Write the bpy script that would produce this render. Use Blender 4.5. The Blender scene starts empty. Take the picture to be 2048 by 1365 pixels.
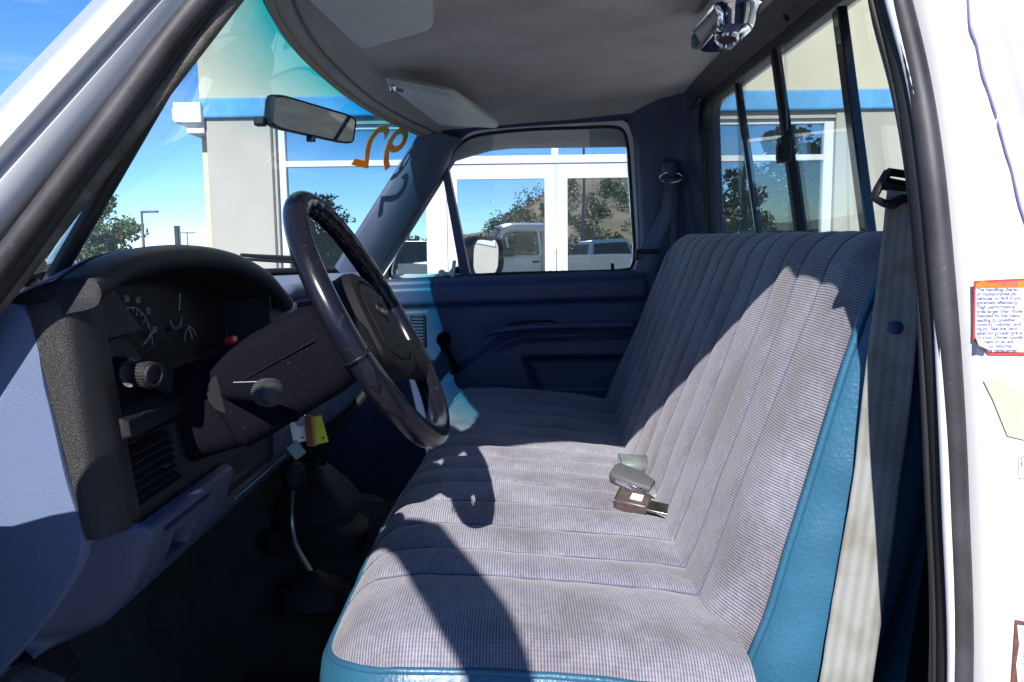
import bpy, bmesh, math, random
from mathutils import Vector, Matrix, Euler, noise

# ------------------------------------------------------------------ camera, sky, sun, exposure
EYE = 1.55
FOCAL = 1580.0 / 2048.0
YAW, PITCH, ROLL = math.atan(14/1580), math.atan(179/1580), math.radians(0.7)
scn = bpy.context.scene
_F = Vector((-math.sin(YAW)*math.cos(PITCH), math.cos(YAW)*math.cos(PITCH), -math.sin(PITCH)))
_R0 = _F.cross(Vector((0, 0, 1))).normalized()
_U0 = _R0.cross(_F)
_R = _R0*math.cos(ROLL) - _U0*math.sin(ROLL)
_U = _R0*math.sin(ROLL) + _U0*math.cos(ROLL)
cam = bpy.data.objects.new("camera", bpy.data.cameras.new("camera"))
scn.collection.objects.link(cam)
cm = Matrix((_R, _U, -_F)).transposed().to_4x4()
cm.translation = (0, 0, EYE)
cam.matrix_world = cm
cam.data.sensor_width = 36.0
cam.data.lens = 36.0 * FOCAL
cam.data.clip_start = 0.02
cam.data.clip_end = 3000
scn.camera = cam

SUN_L = Vector((0.19, 1.0, -0.73)).normalized()      # direction the light travels
world = bpy.data.worlds.new("World"); scn.world = world; world.use_nodes = True
wn = world.node_tree; wn.nodes.clear()
sky = wn.nodes.new("ShaderNodeTexSky"); sky.sky_type = 'NISHITA'; sky.sun_disc = False
sky.sun_elevation = math.asin(-SUN_L.z)
sky.sun_rotation = math.atan2(-SUN_L.x, -SUN_L.y)
sky.altitude = 1800; sky.air_density = 0.8; sky.dust_density = 0.0; sky.ozone_density = 1.2
bg = wn.nodes.new("ShaderNodeBackground"); bg.inputs[1].default_value = 0.115
wo = wn.nodes.new("ShaderNodeOutputWorld")
# thin high cloud streaks over the whole sky
tc = wn.nodes.new("ShaderNodeTexCoord"); mp = wn.nodes.new("ShaderNodeMapping"); mp.inputs[3].default_value = (1.6, 1.6, 13)
nz = wn.nodes.new("ShaderNodeTexNoise"); nz.inputs["Scale"].default_value = 2.2; nz.inputs["Detail"].default_value = 7; nz.inputs["Roughness"].default_value = .6
cr = wn.nodes.new("ShaderNodeValToRGB"); cr.color_ramp.elements[0].position = .5; cr.color_ramp.elements[0].color = (0, 0, 0, 1)
cr.color_ramp.elements[1].position = .85; cr.color_ramp.elements[1].color = (.55, .55, .55, 1)
mx = wn.nodes.new("ShaderNodeMixRGB"); mx.inputs[2].default_value = (4.2, 4.6, 5.2, 1)
hs = wn.nodes.new("ShaderNodeHueSaturation"); hs.inputs["Saturation"].default_value = 1.25
wn.links.new(tc.outputs["Generated"], mp.inputs[0]); wn.links.new(mp.outputs[0], nz.inputs["Vector"])
wn.links.new(nz.outputs["Fac"], cr.inputs[0]); wn.links.new(cr.outputs[0], mx.inputs[0])
wn.links.new(sky.outputs[0], hs.inputs["Color"])
tn = wn.nodes.new("ShaderNodeMixRGB"); tn.blend_type = "MULTIPLY"; tn.inputs[0].default_value = 1; tn.inputs[2].default_value = (.80, .93, 1.1, 1)
wn.links.new(hs.outputs[0], tn.inputs[1]); wn.links.new(tn.outputs[0], mx.inputs[1]); wn.links.new(mx.outputs[0], bg.inputs[0]); wn.links.new(bg.outputs[0], wo.inputs[0])

sl = bpy.data.lights.new("sun", 'SUN'); sl.energy = 4.6; sl.angle = math.radians(0.5); sl.color = (1.0, 0.955, 0.89)
sun = bpy.data.objects.new("sun", sl); scn.collection.objects.link(sun)
sun.rotation_euler = SUN_L.to_track_quat('-Z', 'Y').to_euler()
sun.location = (-3, -8, 9)

vs = scn.view_settings
scn.display_settings.display_device = 'sRGB'
vs.view_transform = 'Standard'; vs.look = 'None'; vs.exposure = 0.85; vs.gamma = 1.0; vs.use_curve_mapping = False
scn.cycles.max_bounces = 10; scn.cycles.transparent_max_bounces = 24
scn.cycles.glossy_bounces = 5; scn.cycles.diffuse_bounces = 5
scn.cycles.use_denoising = True
scn.cycles.sample_clamp_indirect = 6

# ------------------------------------------------------------------ helpers
C = scn.collection
rnd = random.Random(7)
def ray(px, py): return _F + _R*((px-1024)/1580.0) - _U*((py-682.5)/1580.0)
def at(px, py, Y=None, X=None, Z=None, pl=None):
    "survey helper: the world point on a known plane seen at a given photo pixel"
    d = ray(px, py); c = Vector((0, 0, EYE))
    if Y is not None: return c + d*(Y/d.y)
    if X is not None: return c + d*(X/d.x)
    if Z is not None: return c + d*((Z-EYE)/d.z)
    p, n = Vector(pl[0]), Vector(pl[1])
    return c + d*((p-c).dot(n)/d.dot(n))
V = Vector
def lerp(a, b, t): return a+(b-a)*t
def sstep(a, b, x):
    t = max(0., min(1., (x-a)/(b-a) if b != a else 0.)); return t*t*(3-2*t)
def interp(xs, ys, x):
    if x <= xs[0]: return ys[0]
    for i in range(1, len(xs)):
        if x <= xs[i]:
            t = (x-xs[i-1])/(xs[i]-xs[i-1]); return ys[i-1]+(ys[i]-ys[i-1])*t
    return ys[-1]
def smooth_path(pts, n=6, closed=False):
    pts = [V(p) for p in pts]; out = []; N = len(pts)
    for i in range(N if closed else N-1):
        if closed: p0, p1, p2, p3 = pts[i-1], pts[i], pts[(i+1) % N], pts[(i+2) % N]
        else: p0, p1, p2, p3 = pts[max(i-1, 0)], pts[i], pts[i+1], pts[min(i+2, N-1)]
        for k in range(n):
            t = k/n
            out.append(.5*((2*p1)+(p2-p0)*t+(2*p0-5*p1+4*p2-p3)*t*t+(3*p1-p0-3*p2+p3)*t**3))
    if not closed: out.append(pts[-1])
    return out
ROOTLOC = {}
def link(o, parent=None):
    C.objects.link(o)
    if parent is not None:
        o.parent = parent
        if parent.name in ROOTLOC: o.matrix_parent_inverse = Matrix.Translation(-ROOTLOC[parent.name])
    return o
def thing(name, loc, label, cat, group=None):
    o = bpy.data.objects.new(name, None); o.location = loc; C.objects.link(o)
    o.empty_display_size = .1
    ROOTLOC[o.name] = V(loc); tag(o, label, cat, group); return o
def tag(o, label, cat=None, group=None, kind=None):
    if label: o["label"] = label
    if cat: o["category"] = cat
    if group: o["group"] = group
    if kind: o["kind"] = kind
    return o
def mesh(name, verts, faces, mat, parent=None, smooth=40, uvs=None, bevel=0, seg=2, sub=0, solid=0, recalc=True):
    me = bpy.data.meshes.new(name)
    me.from_pydata([tuple(v) for v in verts], [], faces)
    if uvs:
        ul = me.uv_layers.new(name="UVMap")
        for l in me.loops: ul.data[l.index].uv = uvs[l.vertex_index]
    if recalc:
        bm = bmesh.new(); bm.from_mesh(me); bmesh.ops.recalc_face_normals(bm, faces=bm.faces); bm.to_mesh(me); bm.free()
    if smooth:
        me.shade_smooth(); me.set_sharp_from_angle(angle=math.radians(smooth))
    me.materials.append(M[mat] if isinstance(mat, str) else mat)
    o = bpy.data.objects.new(name, me); link(o, parent)
    if solid:
        m = o.modifiers.new("s", 'SOLIDIFY'); m.thickness = solid; m.offset = 0
    if bevel:
        m = o.modifiers.new("b", 'BEVEL'); m.width = bevel; m.segments = seg; m.limit_method = 'ANGLE'; m.angle_limit = math.radians(35)
    if sub:
        m = o.modifiers.new("u", 'SUBSURF'); m.levels = sub; m.render_levels = sub
    return o
class MB:
    def __init__(s): s.v = []; s.f = []
    def add(s, vs, fs):
        k = len(s.v); s.v += [V(v) for v in vs]; s.f += [tuple(i+k for i in f) for f in fs]; return s
    def box(s, c, size, rot=None):
        c = V(c); h = V(size)/2; R_ = rot if rot is not None else Matrix.Identity(3)
        vs = [c + R_ @ V((x*h.x, y*h.y, z*h.z)) for x in (-1, 1) for y in (-1, 1) for z in (-1, 1)]
        return s.add(vs, [(0,1,3,2),(4,6,7,5),(0,4,5,1),(2,3,7,6),(0,2,6,4),(1,5,7,3)])
    def prism(s, poly, ext):
        n = len(poly); e = V(ext); p = [V(q) for q in poly]
        return s.add(p+[q+e for q in p], [tuple(range(n)), tuple(range(2*n-1, n-1, -1))]+[(i, (i+1) % n, n+(i+1) % n, n+i) for i in range(n)])
    def grid(s, rows, cu=False, cv=False):
        n, m = len(rows), len(rows[0]); fs = []
        for i in range(n if cu else n-1):
            for j in range(m if cv else m-1):
                a, b = i, (i+1) % n; c, d = j, (j+1) % m
                fs.append((a*m+c, a*m+d, b*m+d, b*m+c))
        return s.add([p for r in rows for p in r], fs)
    def ring(s, a, b, ext=None):
        "flat band between two loops of equal count, optionally extruded"
        if ext is None: return s.grid([a, b], cv=True)
        e = V(ext)
        return s.grid([[V(p) for p in a], [V(p) for p in b], [V(p)+e for p in b], [V(p)+e for p in a]], cu=True, cv=True)
    def tube(s, path, r, n=8, closed=False, caps=True, flat=1.0, up=None):
        path = [V(p) for p in path]; N = len(path); rows = []
        nrm = None
        for i in range(N):
            if closed: t = path[(i+1) % N]-path[i-1]
            else: t = path[min(i+1, N-1)]-path[max(i-1, 0)]
            t.normalize()
            if up is not None: nrm = (V(up)-t*V(up).dot(t)).normalized()
            elif nrm is None:
                q = V((0, 0, 1)) if abs(t.z) < .9 else V((1, 0, 0)); nrm = (q-t*q.dot(t)).normalized()
            else: nrm = (nrm-t*nrm.dot(t)).normalized()
            b = t.cross(nrm); rr = r[i] if isinstance(r, (list, tuple)) else r
            rows.append([path[i]+(nrm*math.cos(2*math.pi*k/n)*flat+b*math.sin(2*math.pi*k/n))*rr for k in range(n)])
        k0 = len(s.v)
        s.grid(rows, cu=closed, cv=True)
        if caps and not closed:
            s.f.append(tuple(k0+i for i in range(n))[::-1]); s.f.append(tuple(k0+(N-1)*n+i for i in range(n)))
        return s
    def lathe(s, o, ax, prof, n=24, cap=True):
        "prof: list of (distance along axis, radius)"
        o, ax = V(o), V(ax).normalized(); q = V((0, 0, 1)) if abs(ax.z) < .9 else V((1, 0, 0))
        u = (q-ax*q.dot(ax)).normalized(); w = ax.cross(u); k0 = len(s.v)
        s.grid([[o+ax*d+(u*math.cos(2*math.pi*k/n)+w*math.sin(2*math.pi*k/n))*r for k in range(n)] for d, r in prof], cv=True)
        if cap:
            s.f.append(tuple(k0+i for i in range(n))); s.f.append(tuple(k0+(len(prof)-1)*n+i for i in range(n))[::-1])
        return s
    def obj(s, name, mat, parent=None, **k): return mesh(name, s.v, s.f, mat, parent, **k)
def rrect(w, h, r, n=5):
    out = []
    for cx, cy, a0 in ((w/2-r, h/2-r, 0), (-w/2+r, h/2-r, 90), (-w/2+r, -h/2+r, 180), (w/2-r, -h/2+r, 270)):
        for k in range(n+1):
            a = math.radians(a0+90*k/n); out.append((cx+r*math.cos(a), cy+r*math.sin(a)))
    return out
def uvgrid(name, rows, mat, parent, **k):
    "grid with a metric UV: u along the row (arc length), v = across rows (arc length)"
    n, m = len(rows), len(rows[0]); us = [0.0]
    mid = rows[n//2]
    for j in range(1, m): us.append(us[-1]+(V(mid[j])-V(mid[j-1])).length)
    uvs = []; vacc = 0.0
    for i in range(n):
        if i: vacc += (V(rows[i][m//2])-V(rows[i-1][m//2])).length
        uvs += [(us[j], vacc) for j in range(m)]
    b = MB().grid(rows)
    return mesh(name, b.v, b.f, mat, parent, uvs=uvs, **k)
def text(name, s, loc, xd, yd, size, mat, parent, extr=.0004, shear=0, bold=0, align='LEFT', sp=1.0):
    cu = bpy.data.curves.new(name, 'FONT'); cu.body = s; cu.size = size; cu.extrude = extr; cu.shear = shear; cu.offset = bold
    cu.align_x = align; cu.space_character = sp; cu.resolution_u = 3
    tmp = bpy.data.objects.new(name+"_c", cu)
    me = bpy.data.meshes.new_from_object(tmp); bpy.data.objects.remove(tmp); bpy.data.curves.remove(cu)
    x = V(xd).normalized(); y = V(yd); y = (y-x*y.dot(x)).normalized(); z = x.cross(y)
    mt = Matrix((x, y, z)).transposed().to_4x4(); mt.translation = V(loc)
    me.transform(mt); me.name = name
    me.materials.clear(); me.materials.append(M[mat])
    o = bpy.data.objects.new(name, me); return link(o, parent)

# ------------------------------------------------------------------ materials
M = {}
def nodes(name):
    m = bpy.data.materials.new(name); m.use_nodes = True; t = m.node_tree
    p = t.nodes["Principled BSDF"]; M[name] = m
    return m, t, p, t.nodes.new, t.links.new
def plain(name, col, rough=.5, metal=0, spec=.5, var=.12, vscale=6, bump=0, bscale=300, coat=0, sheen=0, dust_or_glint=0, dscale=260, dlim=.70):
    m, t, p, N, L = nodes(name)
    p.inputs["Roughness"].default_value = rough; p.inputs["Metallic"].default_value = metal
    p.inputs["Specular IOR Level"].default_value = spec; p.inputs["Coat Weight"].default_value = coat
    p.inputs["Coat Roughness"].default_value = .08; p.inputs["Sheen Weight"].default_value = sheen
    tc = N("ShaderNodeTexCoord"); nz = N("ShaderNodeTexNoise"); nz.inputs["Scale"].default_value = vscale; nz.inputs["Detail"].default_value = 6
    L(tc.outputs["Object"], nz.inputs["Vector"])
    r = N("ShaderNodeValToRGB"); a, b = r.color_ramp.elements; a.position, b.position = .3, .7
    a.color = (*[c*(1-var) for c in col], 1); b.color = (*[min(1, c*(1+var)) for c in col], 1)
    L(nz.outputs["Fac"], r.inputs[0])
    src = r.outputs[0]
    if dust_or_glint:
        n2 = N("ShaderNodeTexNoise"); n2.inputs["Scale"].default_value = dscale; n2.inputs["Detail"].default_value = 2; L(tc.outputs["Object"], n2.inputs["Vector"])
        r2 = N("ShaderNodeValToRGB"); r2.color_ramp.elements[0].position = dlim; r2.color_ramp.elements[1].position = dlim+.06
        mm = N("ShaderNodeMath"); mm.operation = 'MULTIPLY'; mm.inputs[1].default_value = dust_or_glint
        mi = N("ShaderNodeMixRGB"); mi.inputs[2].default_value = (.5, .48, .45, 1)
        L(n2.outputs["Fac"], r2.inputs[0]); L(r2.outputs[0], mm.inputs[0]); L(mm.outputs[0], mi.inputs[0]); L(src, mi.inputs[1]); src = mi.outputs[0]
    L(src, p.inputs["Base Color"])
    rr = N("ShaderNodeMapRange"); rr.inputs[3].default_value = max(.02, rough*.85); rr.inputs[4].default_value = min(1, rough*1.2)
    n3 = N("ShaderNodeTexNoise"); n3.inputs["Scale"].default_value = vscale*3.3; n3.inputs["Detail"].default_value = 5; L(tc.outputs["Object"], n3.inputs["Vector"])
    L(n3.outputs["Fac"], rr.inputs[0]); L(rr.outputs[0], p.inputs["Roughness"])
    if bump:
        nb = N("ShaderNodeTexNoise"); nb.inputs["Scale"].default_value = bscale; nb.inputs["Detail"].default_value = 3
        L(tc.outputs["Object"], nb.inputs["Vector"])
        bu = N("ShaderNodeBump"); bu.inputs["Strength"].default_value = bump; bu.inputs["Distance"].default_value = .002
        L(nb.outputs["Fac"], bu.inputs["Height"]); L(bu.outputs[0], p.inputs["Normal"])
    return m
plain("white_paint", (.66, .66, .685), .25, coat=.6, var=.02)
plain("shade_paint", (.70, .72, .77), .35, coat=.4, var=.04)
plain("dash_blue", (.115, .150, .255), .46, bump=.35, bscale=700, var=.08, dust_or_glint=.25)
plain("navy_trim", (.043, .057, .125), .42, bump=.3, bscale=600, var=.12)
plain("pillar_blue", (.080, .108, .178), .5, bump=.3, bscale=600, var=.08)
plain("black_plastic", (.014, .014, .018), .42, spec=.3, bump=.5, bscale=900, var=.2, dust_or_glint=.06)
plain("glint_plastic", (.012, .0115, .013), .32, bump=.55, bscale=1500, var=.2, dust_or_glint=.3, dscale=560, dlim=.70)  # pale flecks painted in for sun sparkle on the textured plastic
plain("column_plastic", (.0045, .005, .009), .8, spec=.05, bump=.3, bscale=800, var=.15, dust_or_glint=.06)
plain("wheel_leather", (.008, .0085, .015), .22, spec=.35, bump=.04, bscale=500, var=.25, vscale=9, dust_or_glint=.025, dscale=75, dlim=.66)
plain("hub_plastic", (.009, .0095, .012), .6, spec=.14, bump=.5, bscale=800, var=.2)
plain("rubber", (.032, .030, .035), .52, bump=.1, bscale=90, var=.6, vscale=14, dust_or_glint=.1)
plain("black_rubber", (.014, .014, .016), .55, var=.2)
plain("vinyl_blue", (.026, .108, .190), .36, bump=.5, bscale=170, var=.14, vscale=11)
plain("headliner", (.50, .465, .45), .95, bump=.8, bscale=420, var=.14, vscale=5, spec=.1)
plain("header_trim", (.36, .355, .33), .6, bump=.2, var=.12)
plain("rear_trim", (.075, .075, .085), .6, bump=.3, var=.12)
plain("visor_vinyl", (.52, .56, .54), .42, bump=.3, bscale=700, var=.1)
plain("carpet", (.050, .056, .050), .98, bump=1.0, bscale=260, var=.2, vscale=12, spec=.05)
plain("mat_rubber", (.012, .012, .013), .8, bump=.4, var=.3)
plain("chrome", (.86, .86, .88), .05, metal=1, var=.01)
plain("worn_metal", (.40, .38, .36), .32, metal=1, var=.3, vscale=60)
plain("brown_plastic", (.085, .065, .06), .35, var=.3, vscale=60)
plain("grey_sleeve", (.15, .18, .18), .45, var=.2, vscale=40, bump=.3)
plain("dark_glass_pane", (.01, .01, .012), .05)
plain("tag_white", (.62, .65, .70), .5, var=.08, vscale=40)
plain("tag_yellow", (.52, .56, .04), .5, var=.12, vscale=40)
plain("tag_brown", (.33, .15, .07), .5, var=.3, vscale=60)
plain("tag_teal", (.06, .16, .19), .4, var=.2)
plain("red_plastic", (.75, .03, .03), .35)
plain("lip_brown", (.085, .075, .060), .6, bump=.5, bscale=400, var=.4, vscale=40)
plain("moulding_beige", (.30, .255, .19), .6, var=.15)
plain("gauge_white", (.42, .44, .47), .5)
plain("gauge_black", (.006, .006, .008), .4)
plain("label_paper", (.78, .78, .80), .6, var=.04, vscale=30)
plain("label_red", (.66, .05, .03), .55, var=.1)
plain("label_orange", (.80, .17, .02), .55, var=.15, vscale=60)
plain("ink", (.10, .10, .24), .6)
plain("tape_beige", (.47, .45, .35), .55, var=.08, vscale=20)
plain("rust", (.13, .05, .035), .8, var=.5, vscale=120)
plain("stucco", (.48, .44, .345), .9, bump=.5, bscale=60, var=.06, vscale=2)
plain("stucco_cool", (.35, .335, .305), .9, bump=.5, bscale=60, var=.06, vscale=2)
plain("band_blue", (.085, .29, .56), .7, bump=.4, bscale=80, var=.16, vscale=5)
plain("frame_white", (.54, .56, .60), .35, var=.04)
plain("asphalt", (.19, .185, .175), .9, bump=.6, bscale=90, var=.35, vscale=1.5)
plain("kerb_concrete", (.34, .33, .31), .9, bump=.4, bscale=50)
plain("hill_earth", (.26, .15, .062), .95, var=.6, vscale=.09)
plain("bark", (.09, .07, .05), .9, bump=.8, bscale=30)
plain("leaf_green", (.085, .13, .03), .55, var=.5, vscale=1.2)
plain("leaf_dark", (.050, .085, .025), .55, var=.5, vscale=1.2)
plain("knob_grey", (.03, .03, .034), .5, spec=.3, var=.15)
plain("leaf_bright", (.17, .23, .035), .55, var=.4, vscale=1.2)
plain("leaf_autumn", (.22, .07, .02), .55, var=.4)
plain("pole_grey", (.12, .12, .125), .5, metal=.3)
plain("seam_shade", (.16, .16, .30), .6)  # purple of the jamb seam's shadow put into the colour
plain("seam_thread", (.09, .10, .17), .8)
plain("car_dark", (.012, .013, .016), .2, coat=.8)
plain("car_silver", (.38, .40, .42), .25, coat=.6, metal=.4)
plain("car_white", (.68, .70, .74), .25, coat=.6)
plain("car_window", (.02, .025, .03), .06)
plain("tyre", (.015, .015, .016), .85)
plain("tail_red", (.45, .01, .012), .2)
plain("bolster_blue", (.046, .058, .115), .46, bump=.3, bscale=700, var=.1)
plain("belt_dark", (.10, .118, .175), .6, var=.1)

def belt_mat():
    m, t, p, N, L = nodes("belt_grey"); p.inputs["Roughness"].default_value = .8; p.inputs["Specular IOR Level"].default_value = .25
    uv = N("ShaderNodeUVMap"); sp = N("ShaderNodeSeparateXYZ"); L(uv.outputs[0], sp.inputs[0])
    def sine(out, per):
        a = N("ShaderNodeMath"); a.operation = 'MULTIPLY'; a.inputs[1].default_value = 2*math.pi/per; L(out, a.inputs[0])
        b = N("ShaderNodeMath"); b.operation = 'SINE'; L(a.outputs[0], b.inputs[0]); return b.outputs[0]
    s1 = sine(sp.outputs[0], .011); s2 = sine(sp.outputs[1], .0028); s3 = sine(sp.outputs[0], .0022)
    ad = N("ShaderNodeMath"); ad.operation = 'MULTIPLY'; L(s2, ad.inputs[0]); L(s3, ad.inputs[1])
    mr = N("ShaderNodeMath"); mr.operation = 'MULTIPLY_ADD'; mr.inputs[1].default_value = .45; mr.inputs[2].default_value = 0; L(s1, mr.inputs[0])
    su = N("ShaderNodeMath"); su.operation = 'ADD'; L(mr.outputs[0], su.inputs[0]); L(ad.outputs[0], su.inputs[1])
    r = N("ShaderNodeValToRGB"); e = r.color_ramp.elements; e[0].position = .1; e[1].position = .75
    e[0].color = (.19, .20, .205, 1); e[1].color = (.34, .35, .34, 1)
    q = N("ShaderNodeMath"); q.operation = 'MULTIPLY_ADD'; q.inputs[1].default_value = .35; q.inputs[2].default_value = .5; L(su.outputs[0], q.inputs[0]); L(q.outputs[0], r.inputs[0])
    nz = N("ShaderNodeTexNoise"); nz.inputs["Scale"].default_value = 14; nz.inputs["Detail"].default_value = 6
    tcn = N("ShaderNodeTexCoord"); L(tcn.outputs["Object"], nz.inputs["Vector"])
    mi = N("ShaderNodeMixRGB"); mi.blend_type = 'MULTIPLY'; mi.inputs[0].default_value = .6
    r2 = N("ShaderNodeValToRGB"); r2.color_ramp.elements[0].color = (.62, .55, .45, 1); r2.color_ramp.elements[0].position = .38; r2.color_ramp.elements[1].position = .55
    L(nz.outputs["Fac"], r2.inputs[0]); L(r.outputs[0], mi.inputs[1]); L(r2.outputs[0], mi.inputs[2]); L(mi.outputs[0], p.inputs["Base Color"])
    bu = N("ShaderNodeBump"); bu.inputs["Strength"].default_value = .4; bu.inputs["Distance"].default_value = .001
    L(su.outputs[0], bu.inputs["Height"]); L(bu.outputs[0], p.inputs["Normal"])
belt_mat()
def cloth_mat():
    m, t, p, N, L = nodes("seat_cloth"); p.inputs["Roughness"].default_value = .92; p.inputs["Specular IOR Level"].default_value = .12
    p.inputs["Sheen Weight"].default_value = .25; p.inputs["Sheen Roughness"].default_value = .5
    uv = N("ShaderNodeUVMap"); sp = N("ShaderNodeSeparateXYZ"); L(uv.outputs[0], sp.inputs[0])
    def sine(out, per):
        a = N("ShaderNodeMath"); a.operation = 'MULTIPLY'; a.inputs[1].default_value = 2*math.pi/per; L(out, a.inputs[0])
        b = N("ShaderNodeMath"); b.operation = 'SINE'; L(a.outputs[0], b.inputs[0]); return b.outputs[0]
    rib = sine(sp.outputs[0], .0041); cr_ = sine(sp.outputs[1], .0045)
    w = N("ShaderNodeMath"); w.operation = 'MULTIPLY_ADD'; w.inputs[1].default_value = .22; L(cr_, w.inputs[0]); L(rib, w.inputs[2])
    fac = N("ShaderNodeMapRange"); fac.inputs[1].default_value = -1.1; fac.inputs[2].default_value = 1.1; L(w.outputs[0], fac.inputs[0])
    r = N("ShaderNodeValToRGB"); e = r.color_ramp.elements; e[0].position = .12; e[1].position = .85
    e[0].color = (.135, .148, .228, 1); e[1].color = (.372, .364, .390, 1)
    na = N("ShaderNodeTexNoise"); na.inputs["Scale"].default_value = 120; na.inputs["Detail"].default_value = 3
    tca = N("ShaderNodeTexCoord"); L(tca.outputs["Object"], na.inputs["Vector"])
    ma_ = N("ShaderNodeMath"); ma_.operation = 'MULTIPLY_ADD'; ma_.inputs[1].default_value = .9; ma_.inputs[2].default_value = -.45; L(na.outputs["Fac"], ma_.inputs[0])
    sm_ = N("ShaderNodeMath"); sm_.operation = 'ADD'; L(fac.outputs[0], sm_.inputs[0]); L(ma_.outputs[0], sm_.inputs[1])
    L(sm_.outputs[0], r.inputs[0])
    # wear and old stains
    tcn = N("ShaderNodeTexCoord")
    nz = N("ShaderNodeTexNoise"); nz.inputs["Scale"].default_value = 5.5; nz.inputs["Detail"].default_value = 7; nz.inputs["Roughness"].default_value = .62
    L(tcn.outputs["Object"], nz.inputs["Vector"])
    r2 = N("ShaderNodeValToRGB"); a, b = r2.color_ramp.elements; a.position = .40; a.color = (.70, .645, .625, 1); b.position = .56; b.color = (1, 1, 1, 1)
    L(nz.outputs["Fac"], r2.inputs[0])
    mi = N("ShaderNodeMixRGB"); mi.blend_type = 'MULTIPLY'; mi.inputs[0].default_value = .85; L(r.outputs[0], mi.inputs[1]); L(r2.outputs[0], mi.inputs[2])
    n4 = N("ShaderNodeTexNoise"); n4.inputs["Scale"].default_value = 38; n4.inputs["Detail"].default_value = 4; L(tcn.outputs["Object"], n4.inputs["Vector"])
    r4 = N("ShaderNodeValToRGB"); r4.color_ramp.elements[0].position = .3; r4.color_ramp.elements[0].color = (.86, .86, .88, 1); r4.color_ramp.elements[1].position = .62
    L(n4.outputs["Fac"], r4.inputs[0])
    mi2 = N("ShaderNodeMixRGB"); mi2.blend_type = 'MULTIPLY'; mi2.inputs[0].default_value = 1; L(mi.outputs[0], mi2.inputs[1]); L(r4.outputs[0], mi2.inputs[2])
    n5 = N("ShaderNodeTexNoise"); n5.inputs["Scale"].default_value = 2.3; n5.inputs["Detail"].default_value = 3; L(tcn.outputs["Object"], n5.inputs["Vector"])
    r5 = N("ShaderNodeValToRGB"); r5.color_ramp.elements[0].position = .35; r5.color_ramp.elements[0].color = (.80, .79, .83, 1); r5.color_ramp.elements[1].position = .65; r5.color_ramp.elements[1].color = (1, .985, .96, 1)
    L(n5.outputs["Fac"], r5.inputs[0])
    mi3 = N("ShaderNodeMixRGB"); mi3.blend_type = 'MULTIPLY'; mi3.inputs[0].default_value = 1; L(mi2.outputs[0], mi3.inputs[1]); L(r5.outputs[0], mi3.inputs[2])
    L(mi3.outputs[0], p.inputs["Base Color"])
    bu = N("ShaderNodeBump"); bu.inputs["Strength"].default_value = .55; bu.inputs["Distance"].default_value = .0012
    L(fac.outputs[0], bu.inputs["Height"]); L(bu.outputs[0], p.inputs["Normal"])
cloth_mat()
def glass(name, tint=(.93, .97, .96), refl=1.0, dust_or_glint=.02, band=None):
    m = bpy.data.materials.new(name); m.use_nodes = True; t = m.node_tree; t.nodes.clear(); M[name] = m
    N, L = t.nodes.new, t.links.new
    out = N("ShaderNodeOutputMaterial"); tr = N("ShaderNodeBsdfTransparent"); gl = N("ShaderNodeBsdfGlossy"); gl.inputs["Roughness"].default_value = .0
    tr.inputs[0].default_value = (*tint, 1)
    fr = N("ShaderNodeLayerWeight"); fr.inputs[0].default_value = .5
    pw = N("ShaderNodeMath"); pw.operation = 'POWER'; pw.inputs[1].default_value = 5; L(fr.outputs["Facing"], pw.inputs[0])
    k = N("ShaderNodeMath"); k.operation = 'MULTIPLY_ADD'; k.inputs[1].default_value = .92*refl; k.inputs[2].default_value = .07*refl; k.use_clamp = True; L(pw.outputs[0], k.inputs[0])
    mx = N("ShaderNodeMixShader"); L(k.outputs[0], mx.inputs[0]); L(tr.outputs[0], mx.inputs[1]); L(gl.outputs[0], mx.inputs[2])
    tc = N("ShaderNodeTexCoord")
    di = N("ShaderNodeBsdfDiffuse"); di.inputs[0].default_value = (.75, .75, .72, 1)
    nz = N("ShaderNodeTexNoise"); nz.inputs["Scale"].default_value = 7; nz.inputs["Detail"].default_value = 8; L(tc.outputs["Object"], nz.inputs["Vector"])
    mr = N("ShaderNodeMapRange"); mr.inputs[1].default_value = .35; mr.inputs[2].default_value = .75; mr.inputs[3].default_value = dust_or_glint*.3; mr.inputs[4].default_value = dust_or_glint*1.7
    L(nz.outputs["Fac"], mr.inputs[0])
    m2 = N("ShaderNodeMixShader"); L(mr.outputs[0], m2.inputs[0]); L(mx.outputs[0], m2.inputs[1]); L(di.outputs[0], m2.inputs[2])
    if band:
        sp = N("ShaderNodeSeparateXYZ"); L(tc.outputs["Object"], sp.inputs[0])
        r = N("ShaderNodeMapRange"); r.inputs[1].default_value = band[0]; r.inputs[2].default_value = band[1]; L(sp.outputs[2], r.inputs[0])
        c = N("ShaderNodeValToRGB"); c.color_ramp.elements[0].color = (*tint, 1); c.color_ramp.elements[1].color = (.02, .40, .52, 1)
        L(r.outputs[0], c.inputs[0]); L(c.outputs[0], tr.inputs[0])
    L(m2.outputs[0], out.inputs[0]); return m
glass("windshield_glass", (.90, .96, .95), .55, .018, band=(1.79, 1.93))
glass("side_glass", (.93, .97, .96), 1.0, .008)
glass("rear_glass", (.92, .96, .93), 1.0, .012)
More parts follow.
